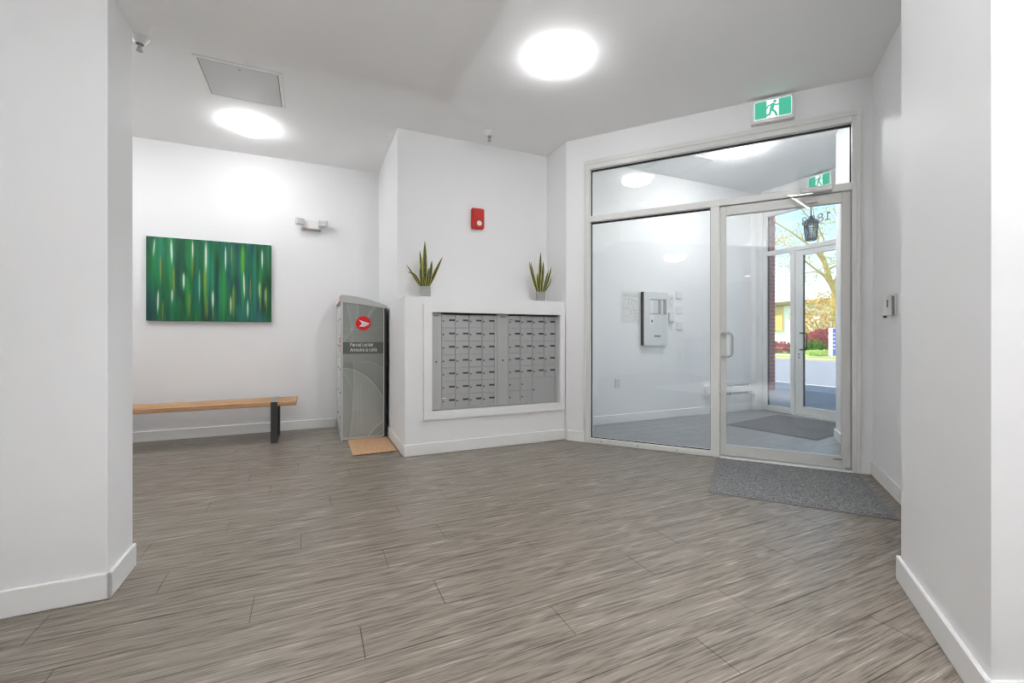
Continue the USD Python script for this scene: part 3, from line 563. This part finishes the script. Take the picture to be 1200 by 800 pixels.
for p in [q for p0 in ((105, 0, 330, 22, TE, .7), (190, 100, 420, 30, TE, .6), (300, 250, 640, 40, DK, .7), (345, 0, 300, 30, G, .5), (560, 80, 660, 34, DK, .6), (700, 250, 600, 60, DK, .7), (950, 300, 680, 60, DK, .75), (880, 60, 660, 22, TE, .7), (1000, 0, 260, 40, (60, 130, 90), .6), (480, 0, 620, 26, TE, .6), (390, 340, 660, 46, (20, 104, 100), .5),
          (612, 200, 680, 34, G, .95), (318, 330, 640, 26, G, .9), (460, 60, 640, 20, YG, .75), (775, 40, 300, 24, YG, .95), (190, 180, 420, 20, G, .8), (690, 60, 320, 46, G, .5), (930, 190, 520, 20, G, .8), (520, 100, 600, 22, TE, .8), (775, 280, 620, 16, G, .8), (580, 260, 660, 20, TE, .6), (700, 380, 600, 18, G, .7),
          (105, 190, 340, 11, OL_, .8), (205, 260, 460, 12, OL_, .8), (352, 20, 300, 12, OL_, .7), (456, 240, 420, 14, OL_, .8), (330, 480, 620, 12, OL_, .6), (676, 60, 150, 9, OL_, .8), (470, 520, 620, 10, OL_, .7), (520, 580, 640, 8, OL_, .7), (120, 560, 680, 12, OL_, .5), (690, 410, 620, 13, OL_, .8), (838, 340, 480, 10, OL_, .6), (925, 360, 560, 12, OL_, .7), (982, 410, 560, 10, OL_, .7),
          (58, 30, 145, 8, WH, .8, 12), (192, 15, 210, 13, WH, .95, -6), (358, 22, 150, 9, WH, .85), (466, 15, 270, 13, WH, .95), (628, 45, 240, 10, WH, .95), (945, 55, 200, 11, WH, .95), (287, 290, 410, 12, WH, .95), (412, 290, 490, 9, (120, 200, 170), .9), (786, 255, 470, 12, WH, .95, -8), (88, 440, 610, 10, WH, .95, 4), (196, 430, 520, 9, WH, .9), (522, 430, 560, 11, WH, .95), (672, 470, 610, 9, (226, 226, 170), .9), (818, 500, 640, 9, WH, .9), (922, 340, 460, 9, (230, 230, 170), .85), (975, 390, 510, 7, (220, 214, 140), .85)) for q in (((p0[0], p0[1] - 30, p0[2] + 60, p0[3] * 2.0, (60, 160, 120), .55), (p0[0], p0[1] - 14, p0[2] + 18, p0[3] * .62, p0[4], p0[5]) + tuple(p0[6:])) if min(p0[4]) > 120 else (((p0[0] + 3, p0[1] - 60, p0[2] + 60, p0[3] * .7, p0[4], p0[5]),) if p0[4] is OL_ else ((p0[0], p0[1] - 60, p0[2] + 60, p0[3] * .8, p0[4], p0[5]),)))]:
    stroke(*p)
c = np.clip(c * (1 + .18 * (nz2(130, 4, 40) - .5)[..., None]), .004, .9)
idx = np.arange(nx * nz).reshape(nz, nx); q = np.stack([idx[:-1, :-1], idx[:-1, 1:], idx[1:, 1:], idx[1:, :-1]], -1).reshape(-1, 4)
color_mesh('paint_layer', np.stack([.002 + gx.ravel() * (pw - .004), np.full(gx.size, -.0385), .002 + gz.ravel() * (ph - .004)], 1), q, c.reshape(-1, 3), 'painted', pt)

# ------------------------------------------------------------------ ceiling lamps
def lamp(label, fr, at, glow='lamp_glow'):
    t = thing('ceiling_lamp', label, 'ceiling light', fr, at, 'round white ceiling lamps')
    obj('base_plate', lathe([(0, -.020), (.150, -.020), (.158, -.014), (.160, 0), (0, 0)], 40), 'white_plastic', t, smooth=35)
    prof = [(.180 * math.sin(a), -.022 - .064 * math.cos(a)) for a in np.linspace(0, math.pi / 2, 12)] + [(.178, -.016), (.160, -.014)]
    obj('diffuser', lathe(prof, 48), glow, t, smooth=True); return t
l0 = lamp('round glowing ceiling lamp over the lobby in front of the glass entrance', 'W', (.33, 3.14, H))
copy(l0, 'round glowing ceiling lamp over the bench alcove beside the access hatch', 'W', (-2.47, 4.14, H))
lamp('round glowing ceiling lamp inside the vestibule behind the glass', 'W', (2.535, 4.88, HV), 'lamp_glow_vestibule')
copy(l0, 'round ceiling lamp on the dropped ceiling above the viewer', 'W', (-.66, .88, HS))
# added behind the viewer, unseen: downlights over a pale rug that bounces light to the ceilings
rg = thing('bounce_rug', 'large pale rug added unseen behind the viewer to bounce light upward', 'rug', 'W', (.15, -1.45, 0)); obj('pile', cb(-2.0, 3.0, -1.95, 1.45, .002, .014, .004), 'bounce_rug_pale', rg); [obj('binding', cb(-2.0, 3.0, y, y + .03, 0, .012, .004), 'white_plastic', rg) for y in (-1.98, 1.45)]
SPOT = 8.0
def added_downlight(label, at):
    t = thing('added_downlight', label, 'ceiling light', 'W', at, 'added unseen downlights behind the viewer')
    obj('can', lathe([(.060, 0), (.066, 0), (.066, -.13), (.058, -.13), (.058, -.012), (0, -.012), (0, 0), (.060, 0)], 28), 'white_plastic', t, smooth=35)
    l = UsdLux.DiskLight.Define(stage, str(t.GetPath()) + '/bulb'); l.CreateRadiusAttr(.05); l.CreateIntensityAttr(SPOT / (math.pi * .05 ** 2)); l.CreateNormalizeAttr(False); l.CreateEnableColorTemperatureAttr(False)
    l.AddTranslateOp().Set(Gf.Vec3d(0, 0, -.02)); sh = UsdLux.ShapingAPI.Apply(l.GetPrim()); sh.CreateShapingConeAngleAttr(42.0); sh.CreateShapingConeSoftnessAttr(.25)
for x, y, z, where in [(-.7, -1.7, HS, 'on the left of the dropped ceiling'), (.6, -.9, HS, 'on the front of the dropped ceiling'), (.5, -2.2, HS, 'on the rear of the dropped ceiling'), (2.4, -2.75, H, 'on the main ceiling')]:
    added_downlight('unseen white cylinder light added behind the viewer, ' + where, (x, y, z))
lamp('added unseen round ceiling lamp just right of the viewer overhead', 'W', (1.12, .87, H), 'lamp_glow_added')  # added lamp out of view, brightens the left pier and the lobby
lamp('added unseen round ceiling lamp in the hidden end of the bench alcove', 'W', (-3.56, 2.99, H), 'lamp_glow_vestibule')  # added lamp out of view, brightens the alcove; shares the vestibule lamp strength

# ------------------------------------------------------------------ access hatches
def hatch(name, label, fr, x0, x1, y0, y1, z, m='panel_paint'):
    t = thing(name, label, 'hatch', fr, ((x0 + x1) / 2, (y0 + y1) / 2, z)); a, b = (x1 - x0) / 2, (y1 - y0) / 2; fw = .028
    obj('frame', cat(cb(-a, a, -b, -b + fw, -.008, 0), cb(-a, a, b - fw, b, -.008, 0), cb(-a, -a + fw, -b + fw, b - fw, -.008, 0), cb(a - fw, a, -b + fw, b - fw, -.008, 0)), 'ceiling_paint', t)
    d = obj('panel', cb(-a + fw + .004, a - fw - .004, -b + fw + .004, b - fw - .004, -.007, -.001, .002), m, t); obj('latch', cyl((0, -b + .07, -.010), (0, -b + .07, -.007), .008, 12), 'grey_plastic', d)
    obj('gap', bx(-a + fw, a - fw, -b + fw, b - fw, -.0012, -.0002), 'gasket', t)
hatch('access_hatch', 'square ceiling access hatch above the bench alcove', 'A', -.775, -.205, 3.755, 4.325, H)
hatch('access_hatch', 'square ceiling access hatch in the vestibule seen through the glass', 'A', 3.755, 4.335, 3.72, 4.29, HV, 'ceiling_paint')

# ------------------------------------------------------------------ sprinklers
def sprinkler(label, fr, at):
    t = thing('sprinkler', label, 'sprinkler', fr, at, 'ceiling sprinklers')
    obj('escutcheon', lathe([(.022, -.045), (.030, -.040), (.052, -.006), (.056, 0), (0, 0), (0, -.045)], 28), 'white_plastic', t, smooth=30)
    obj('body', cat(cyl((0, 0, -.066), (0, 0, -.045), .010, 14), cyl((-.011, 0, -.088), (-.009, 0, -.062), .003, 8), cyl((.011, 0, -.088), (.009, 0, -.062), .003, 8)), 'steel', t); obj('bulb', cyl((0, 0, -.086), (0, 0, -.066), .0035, 8), 'grey_plastic', t)
    obj('deflector', cyl((0, 0, -.091), (0, 0, -.087), .018, 16), 'grey_plastic', t); return t
s0 = sprinkler('white sprinkler head on the alcove ceiling beside the left pier', 'A', (-1.045, 3.70, H))
copy(s0, 'white sprinkler head on the ceiling above the red alarm', 'A', (1.577, 3.99, H))
copy(s0, 'sprinkler tip just showing beyond the edge of the dropped ceiling', 'A', (.11, 3.44, H))

# ------------------------------------------------------------------ emergency light
el = thing('emergency_light', 'white two headed emergency light on the alcove wall', 'emergency light', 'A', (.0, BACK, 2.28))
hull = tm(m3.Manifold.hull_points(np.array([(-.085, 0, .105), (.075, 0, .105), (-.105, 0, .02), (.085, 0, .02), (-.075, -.05, .1), (.065, -.05, .1), (-.085, -.055, .012), (.07, -.055, .012), (-.085, 0, .0), (.07, 0, .0)], float)))
obj('housing', hull, 'white_plastic', el); obj('base_strip', cb(-.105, .095, -.062, 0, -.008, .010, .003), 'grey_plastic', el); obj('indicator', cb(-.078, -.058, -.066, -.060, -.006, .008, .001), 'led_red', el)
for s, cx, ang in ((-1, -.125, .35), (1, .125, -.35)):
    m = cat(cb(-.042, .042, -.045, .02, -.04, .04, .008), *[cb(-.040, .040, -.049, -.045, z - .006, z + .004, .001) for z in (-.026, -.009, .008, .025)])
    m.apply_transform(trimesh.transformations.rotation_matrix(ang, [0, 0, 1])); m.apply_translation((cx, -.06, .072)); hd = obj('lamp_head', m, 'offwhite_plastic', el)
    obj('swivel', cyl((cx * .62, -.04, .068), (cx * .85, -.05, .07), .016, 14), 'white_plastic', hd)

# ------------------------------------------------------------------ red alarm
fa_ = thing('fire_alarm', 'small red fire alarm with a white round lens high above the ledge', 'alarm', 'A', (1.548, UPPER, 2.158))
obj('back_box', cb(-.062, .062, -.03, 0, .004, .206, .004), 'red_paint', fa_); fcv = obj('cover', cb(-.068, .068, -.055, -.028, 0, .21, .012), 'red_paint', fa_)
obj('lens', lathe([(0, 0), (.026, 0), (.027, .004), (.022, .009), (0, .011)], 24).apply_transform(trimesh.transformations.rotation_matrix(math.pi / 2, [1, 0, 0])).apply_translation((.008, -.054, .055)), 'white_plastic', fa_, smooth=35)

# ------------------------------------------------------------------ exit signs
def exit_sign(label, fr, at, w=.31, h=.20, dpt=.05, rz=0.0):
    t = thing('exit_sign', label, 'exit sign', fr, at, extra=rz)
    m = .022; obj('housing', cb(0, w, -dpt, 0, 0, h, .006), 'white_plastic', t)
    f = obj('lit_face', bx(m, w - m, -dpt - .002, -dpt, m + .008, h - m), 'sign_lit', t); iw = (w - 2 * m - .008) / 3; z0, z1 = m + .012, h - m - .004
    for k in (0, 2): obj('green_panel', bx(m + .004 + k * iw, m + .004 + (k + 1) * iw, -dpt - .0035, -dpt - .002, z0, z1), 'sign_green', f)
    from shapely.geometry import LineString
    def ln(pts, r): return LineString(pts).buffer(r, 6)
    g = unary_union([Point(.12, .86).buffer(.085, 10), ln([(.02, .68), (-.06, .40)], .10), ln([(.04, .70), (.22, .62), (.40, .66)], .04), ln([(0, .70), (-.24, .64), (-.34, .48)], .04), ln([(-.04, .38), (.12, .22), (.22, -.02)], .055), ln([(-.08, .38), (-.16, .10), (-.44, .04)], .055)])
    g = affinity.translate(affinity.scale(g, (z1 - z0) * .95, (z1 - z0) * .95, origin=(0, 0)), m + .004 + 1.5 * iw, z0 + .02 * (z1 - z0) + .008)
    obj('running_man', upright(prism(g, 0, .0015), -dpt - .002), 'sign_green', f)
exit_sign('green running man exit sign above the glass lobby door', 'D', (.092, ED, 2.83))
exit_sign('green running man exit sign above the street door seen through the transom', 'A', (AX, 3.62, 2.93), rz=-90)

# ------------------------------------------------------------------ small box on the right wall (D frame: faces -d)
sb_ = thing('wall_box', 'small white box with a slot mounted on the right wall by the entrance', 'wall box', 'D', (DR, 3.735, 1.19))
obj('mounting_plate', cb(-.008, 0, -.05, .05, .0, .145, .003), 'white_plastic', sb_); obj('bracket', cb(-.026, -.008, -.035, .035, .012, .132, .003), 'grey_plastic', sb_)
hs = obj('housing', cb(-.066, -.024, -.048, .048, .0, .145, .008), 'white_plastic', sb_); obj('slot', cb(-.050, -.044, -.0495, -.0475, .055, .105, .001), 'slot_dark', hs); obj('nozzle', cyl((-.052, -.02, -.012), (-.052, -.02, .002), .010, 14), 'slot_dark', hs)
for z in (.035, .115): obj('boss', cyl((-.047, -.052, z), (-.047, -.047, z), .008, 14), 'white_plastic', hs)

# ------------------------------------------------------------------ mats
def carpet(name, label, fr, at, w, d, rz=0.0):
    t = thing(name, label, 'mat', fr, at, extra=rz); e = .022
    obj('carpet', cb(e, w - e, e, d - e, .002, .010, .003), 'carpet', t)
    for q in ((0, w, 0, e), (0, w, d - e, d), (0, e, e, d - e), (w - e, w, e, d - e)): obj('rubber_border', cb(*q, 0, .006, .002), 'rubber_edge', t)
carpet('entrance_mat', 'grey flecked entrance mat with rubber border before the lobby door', 'D', (-.175, 3.252, 0), .995, .955)
carpet('vestibule_mat', 'grey flecked mat lying askew inside the vestibule before the street door', 'A', (4.672, 2.775, 0), 1.22, .965, math.degrees(math.atan2(.153, .956)))

# ------------------------------------------------------------------ vestibule wall fittings (A frame, at b=VB)
YS = .014
it = thing('intercom', 'tall grey metal intercom panel with a display recess on the vestibule wall', 'intercom', 'A', (3.78, VB, .945))
w_, h_ = .39, .675
body = m3.Manifold.cube((w_, .046, h_)).translate((0, -.046, 0)) - m3.Manifold.cube((.265, .03, .195)).translate((.10, -.061, .395))
obj('case', tm(body), 'intercom_metal', it); obj('side_trim', bx(-.008, .0, -0.0480, 0, .0, h_), 'slot_dark', it); obj('edge_trim', cb(.0, .045, -0.0500, -0.0440, .004, h_ - .004, .002), 'silver', it)
obj('display', bx(.102, .363, -0.0340, -0.0310, .397, .588), 'grey_plastic', it); obj('directory_card', cb(.105, .17, -0.0420, -0.0345, .405, .575, .002), 'white_print', it); obj('keypad', cb(.175, .24, -0.0380, -0.0342, .41, .575, .002), 'offwhite_plastic', it); obj('side_bar', cb(.285, .32, -0.0410, -0.0342, .40, .575, .002), 'offwhite_plastic', it)
obj('sticker', bx(.10, .165, -0.0472, -0.0460, .265, .385), 'white_print', it); obj('sticker_mark', bx(.118, .145, -0.0480, -0.0472, .292, .325), 'mark_grey', it); obj('handle_plate', cb(.17, .27, -0.0500, -0.0460, .110, .130, .002), 'mark_grey', it)
def sheet(name, label, x0, z0, w, h, marks, seed):
    t = thing(name, label, 'notice', 'A', (x0, VB, z0)); r = np.random.default_rng(seed)
    obj('sheet', bx(0, w, -.002, -.0005, 0, h), 'paper', t); ms = []
    for _ in range(marks):
        x, z = r.uniform(.03, w - .05), r.uniform(.03, h * .8)
        if r.random() < .5: ms.append(bx(x, min(x + r.uniform(.02, .10), w - .02), -.0026, -.002, z, z + .003))
        else: ms.append(bx(x, x + .003, -.0026, -.002, z, min(z + r.uniform(.02, .10), h - .03)))
    for k in range(2): ms.append(bx(.03, w * .45, -.0026, -.002, h - .035 - .02 * k, h - .028 - .02 * k)); ms.append(bx(w * .5, w * .9, -.0026, -.002, h - .04 - .02 * k, h - .033 - .02 * k))
    tag(obj('plan_lines', cat(*ms), 'ink', t), kind='stuff')
sheet('floor_plan', 'large pale floor plan sheet taped left of the intercom', 3.462, 1.225, .288, .39, 46, 5)
sheet('notice', 'small pale notice sheet taped right of the intercom', 4.215, 1.40, .10, .20, 10, 8)
cr = thing('card_reader', 'small grey card reader under the notice right of the intercom', 'card reader', 'A', (4.22, VB, 1.245)); obj('case', cb(0, .085, -.03, 0, 0, .125, .006), 'offwhite_plastic', cr); obj('face', cb(.012, .073, -.033, -.03, .015, .11, .003), 'white_plastic', cr)
def plate(name, label, x, z, w=.105, h=.095, group=None, sockets=False):
    t = thing(name, label, 'wall plate' if not sockets else 'outlet', 'A', (x, VB, z), group); f = obj('plate', cb(0, w, -.010, 0, 0, h, .004), 'white_plastic', t)
    if sockets:
        for zz in (.025, .068): obj('socket', cb(w / 2 - .016, w / 2 + .016, -.012, -.010, zz, zz + .028, .002), 'offwhite_plastic', f); obj('slots', cat(bx(w / 2 - .008, w / 2 - .006, -.0125, -.012, zz + .008, zz + .02), bx(w / 2 + .006, w / 2 + .008, -.0125, -.012, zz + .008, zz + .02)), 'mark_grey', f)
    return t
plate('blank_plate', 'blank white wall plate, topmost of three beyond the intercom', 4.36, 1.555); plate('blank_plate', 'blank white wall plate, middle one of three beyond the intercom', 4.36, 1.355); plate('blank_plate', 'blank white wall plate, lowest of three beyond the intercom', 4.36, 1.145)
plate('wall_outlet', 'white power outlet low on the vestibule wall below the floor plan', 3.37, .432, .085, .12, None, True)
ht = thing('baseboard_heater', 'white electric baseboard heater low on the vestibule wall', 'heater', 'A', (4.95, VB, .235))
obj('back_case', cb(0, .86, -.03, 0, 0, .165, .003), 'white_plastic', ht); obj('front_cover', cb(0, .86, -.062, -.052, .045, .125, .004), 'white_plastic', ht); obj('top_hood', cb(0, .86, -.062, 0, .155, .165, .003), 'white_plastic', ht)
obj('grille', cat(bx(.03, .83, -.036, -.030, .128, .152), bx(.03, .83, -.036, -.030, .012, .042)), 'grey_plastic', ht); obj('end_cap', cb(.78, .865, -.06, 0, .0, .165, .004), 'white_plastic', ht); [obj('support', bx(x, x + .01, -.054, -.028, .01, .155), 'white_plastic', ht) for x in (.02, .40, .75)]
tb = thing('thermostat_box', 'white square control box at the end of the baseboard heater', 'control box', 'A', (4.862, VB, .23)); obj('case', cb(0, .08, -.055, 0, 0, .17, .005), 'white_plastic', tb); obj('dial', cyl((.04, -.064, .05), (.04, -.055, .05), .013, 16), 'offwhite_plastic', tb)

# ------------------------------------------------------------------ outside
struct('porch_slab', bx(AX + .16, 8.9, -8, 14, -.15, -.006), 'porch_concrete', 'grey concrete porch slab outside the street door', 'A', 'pavement')
struct('sidewalk', bx(8.9, 10.3, -10, 40, -.15, -.02), 'sidewalk', 'pale concrete sidewalk along the near side of the street', 'A', 'sidewalk')
struct('road', bx(10.3, 21.0, -10, 60, -.3, -.05), 'asphalt', 'blue grey asphalt street beyond the porch', 'A', 'road')
struct('curb', cb(21.0, 21.25, -10, 60, -.3, .06, .03), 'curb', 'brownish far curb of the street', 'A', 'curb')
struct('lawn', cat(bx(21.25, 23.6, -10, 60, -.3, .05), bx(25.2, 70, -20, 90, -.3, .07)), 'grass', 'sunlit green lawn across the street', 'A', 'lawn')
struct('footpath', bx(23.6, 25.2, -10, 60, -.3, .06), 'sidewalk', 'pale footpath between the lawn strips across the street', 'A', 'footpath')
struct('porch_roof', bx(AX + .14, 8.45, 0, 14, 3.62, 3.80), 'house_white', 'white porch roof over the street door', 'A', 'roof')
# brick pillar
PBx = thing('brick_pillar', 'red brick porch pillar outside the sidelight', 'pillar', 'A', (7.875, 5.77, -.006))
obj('core', bx(.012, .488, .012, .488, 0, 3.62), 'mortar', PBx); bl = []
for r in range(46):
    z0 = .012 + r * .0762; z1 = z0 + .065
    for face in range(4):
        x = -.105 * (r % 2); n = 0
        while x < .5:
            u0, u1 = max(x, 0) + .005, min(x + .21, .5) - .005
            if u1 - u0 > .03:
                jit = .002 * ((r * 7 + n * 3 + face) % 3)
                if face == 0: q = (-.0 + jit * .5, .02, u0, u1)
                elif face == 1: q = (.48, .5 - jit * .5, u0, u1)
                elif face == 2: q = (u0, u1, 0, .02)
                else: q = (u0, u1, .48, .5)
                bl.append(bx(*q, z0, z1))
            x += .21; n += 1
tag(obj('bricks', cat(*bl), 'brick', PBx), kind='stuff'); obj('capital', cb(-.03, .53, -.03, .53, 3.50, 3.622, .01), 'sidewalk', PBx)
# lantern
LN = thing('hanging_lantern', 'dark green hexagonal porch lantern hanging outside the street door', 'lantern', 'W', (4.735, 6.96, 2.56))
SQ = np.diag([.74, .74, .94, 1.0])
hx = lambda r, z, n=6: [(r * math.cos(2 * math.pi * k / n + .3), r * math.sin(2 * math.pi * k / n + .3), z) for k in range(n)]
obj('roof', lathe([(0, .30), (.165, .30), (.17, .315), (.10, .37), (.045, .40), (.03, .43), (0, .44)], 6).apply_transform(rot(.3)).apply_transform(SQ), 'lantern_metal', LN)
bars = [cyl(p, q_, .011, 6) for p, q_ in zip(hx(.095, .03), hx(.125, .31))] + [cyl(hx(.097, .045)[k], hx(.097, .045)[(k + 1) % 6], .010, 6) for k in range(6)] + [cyl(hx(.115, .22)[k], hx(.115, .22)[(k + 1) % 6], .006, 6) for k in range(6)] + [cyl(tuple((np.array(hx(.096, .04)[k]) + hx(.096, .04)[(k+1) % 6]) / 2), tuple((np.array(hx(.124, .3)[k]) + hx(.124, .3)[(k+1) % 6]) / 2), .005, 6) for k in range(6)]
obj('cage', cat(*bars, lathe([(0, .02), (.10, .02), (.10, .035), (0, .035)], 6).apply_transform(rot(.3))).apply_transform(SQ), 'lantern_metal', LN)
gl = lathe([(.088, .04), (.115, .30)], 6).apply_transform(rot(.3)).apply_transform(SQ); obj('glass', gl, 'pane', LN); obj('candle', cyl((0, 0, .035), (0, 0, .16), .02, 12), 'white_plastic', LN)
obj('rod', cyl((0, 0, .41), (0, 0, 1.065), .008, 8), 'lantern_metal', LN)
# roadside sign
sg = thing('roadside_sign', 'white roadside sign board with a blue vertical band across the street', 'sign', 'A', (21.9, 12.22, .05))
obj('board', cb(0, .06, -.30, .30, .15, 1.42, .01), 'sign_white', sg); obj('blue_band', bx(-.004, 0, -.02, .10, .16, 1.40), 'sign_blue', sg); [obj('white_mark', bx(-.007, -.004, .0, .08, z, z + .05), 'sign_white', sg) for z in (.45, .62, .80, .98, 1.15)]
for y in (-.25, .25): obj('post', cb(.015, .045, y - .02, y + .02, 0, .16), 'steel', sg)
# house
hs_ = thing('house', 'low white house with a tan brick panel across the street', 'house', 'A', (36, 18, 0))
obj('wall', bx(0, 6, 0, 14, 0, 3.7), 'house_white', hs_); obj('brick_panel', bx(-.12, 0, 6.1, 7.0, 1.6, 3.62), 'house_tan', hs_); obj('brick_panel', bx(-.12, 0, 8.2, 9.4, 1.35, 3.55), 'house_tan', hs_); obj('roof', cat(cb(-.5, 6.5, -.5, 14.5, 3.7, 4.0, .05)), 'house_roof', hs_)
obj('window', bx(-.03, 0, 1.2, 3.2, 1.2, 2.6), 'grey_plastic', hs_)
# vegetation
def leaves(n, fn, size, seed):
    r = np.random.default_rng(seed); P_ = np.array([fn(r) for _ in range(n)]); u = r.normal(size=(n, 3)); u /= np.linalg.norm(u, axis=1)[:, None]; w = np.cross(u, r.normal(size=(n, 3))); w /= np.linalg.norm(w, axis=1)[:, None]
    s = size * r.uniform(.6, 1.3, (n, 1)); v = np.stack([P_ - u * s, P_ + w * s * .5, P_ + u * s, P_ - w * s * .5], 1).reshape(-1, 3); i = np.arange(n)[:, None] * 4
    return trimesh.Trimesh(v, np.vstack([i + [0, 1, 2], i + [0, 2, 3]]), process=False)
def ball(c, rad):
    def f(r):
        while True:
            q = r.uniform(-1, 1, 3)
            d = np.linalg.norm(q)
            if .45 < d < 1 and meshkit.noise((q * 3 + c)[None] if False else np.array([q * 2.2 + np.array(c)]), 3)[0] > .36: return np.array(c) + q * rad
    return f
def shrub(name, label, category, at, rad, m, n, size, seed, trunk=True):
    t = thing(name, label, category, 'A', at); cz = rad[2] * (1.0 if not trunk else 1.35)
    f = obj('foliage', leaves(n, ball((0, 0, cz), np.array(rad)), size, seed), m, t); r = np.random.default_rng(seed); st = []
    for k in range(5):
        e = np.array([r.uniform(-.6, .6) * rad[0], r.uniform(-.6, .6) * rad[1], cz + r.uniform(0, .5) * rad[2]]); st.append(tube([(0, 0, 0), e * [.35, .35, .5], e], [.05, .035, .012], 6))
    obj('stem', cat(*st), 'bark', t)
shrub('blossom_tree', 'orange and yellow leafed tree behind the red maple', 'tree', (28.6, 16.4, .07), (1.3, 2.3, 1.62), 'leaf_orange', 2000, .11, 1)
shrub('red_maple', 'low red leaved maple across the street', 'tree', (26.2, 15.0, .07), (.7, 1.25, .62), 'leaf_red', 2200, .085, 2)
shrub('green_shrub', 'bright green shrub under the red maple', 'shrub', (24.9, 14.95, .07), (.42, .65, .40), 'leaf_green', 1000, .08, 3, False)
shrub('flowering_shrub', 'pale green flowering ground shrub on the lawn edge', 'shrub', (24.0, 14.1, .07), (.36, .9, .16), 'leaf_pale', 700, .06, 4, False)
shrub('red_hedge', 'pinkish red hedge in front of the white house', 'hedge', (26.5, 18.2, .07), (.6, 1.6, .36), 'leaf_red', 1500, .085, 5, False)
# the big tree: limbs spreading over the street
TR = thing('street_tree', 'tall mossy tree with bare spreading limbs across the street', 'tree', 'W', (18.6, 24.6, .07))
limbs = [([(0.2, 0, 0), (0, 0, .8), (-.48, 0, 3.4), (-.8, .1, 4.4), (-1.1, .1, 5.4), (-1.35, .2, 5.75)], .30, .15), ([(-.5, 0, 3.5), (-1.3, -.3, 4.35), (-2.0, -.5, 4.75), (-2.9, -.7, 5.3)], .13, .05),
         ([(-1.3, .2, 5.7), (-1.9, .3, 6.3), (-2.7, .4, 6.95), (-3.5, .5, 7.5), (-4.0, .6, 8.2)], .11, .04), ([(-1.35, .2, 5.75), (-1.6, -.2, 6.6), (-2.1, -.4, 7.4), (-2.9, -.5, 8.2)], .09, .03),
         ([(-1.2, .1, 5.5), (-1.0, .2, 6.5), (-1.5, .2, 7.6), (-1.7, .2, 8.6)], .08, .03), ([(-.6, .1, 3.9), (.1, .2, 5.2), (.2, .2, 6.8), (-.4, .3, 8.3)], .12, .04), ([(-.9, .1, 4.7), (-.3, -.3, 5.2), (.3, -.4, 5.6)], .07, .03),
         ([(-2.9, -.7, 5.3), (-3.4, -.7, 5.3), (-3.9, -.8, 6.2)], .045, .02), ([(-1.8, -.4, 4.6), (-2.6, -.3, 4.5), (-3.4, -.2, 4.7)], .04, .015), ([(-3.0, .4, 7.1), (-3.5, .3, 6.4), (-3.8, .3, 5.6)], .04, .015)]
lm, tips = [], []; r = np.random.default_rng(12)
for pts, ra, rb in limbs:
    lm.append(tube(pts, np.linspace(ra, rb, len(pts)) * .66, 8)); pts = np.array(pts)
    for k in range(9):
        s = r.uniform(.25, 1) * (len(pts) - 1); i = min(int(s), len(pts) - 2); p = pts[i] + (pts[i + 1] - pts[i]) * (s - i)
        if p[2] < 2.6: continue
        d = r.normal(size=3) * [.9, .6, .7] + [-.25, 0, .45]; d /= np.linalg.norm(d); ln_ = r.uniform(.5, 1.4); q_ = p + d * ln_ * .5 + r.normal(size=3) * .08; e = p + d * ln_ + [0, 0, .1]
        lm.append(tube([p, q_, e], [.022, .015, .007], 5)); tips += [q_, e]
obj('trunk', cat(*lm), 'bark', TR, smooth=60); tips = np.array(tips)
def near(r_):
    return tips[r_.integers(len(tips))] + r_.normal(size=3) * .16
obj('foliage', leaves(2600, near, .05, 21), 'leaf_yellow', TR)
shrub('yellow_tree', 'dense yellow green tree crown right of the spreading limbs', 'tree', (31.5, 16.65, .07), (1.2, 1.07, 2.26), 'leaf_yellow', 2600, .10, 6)
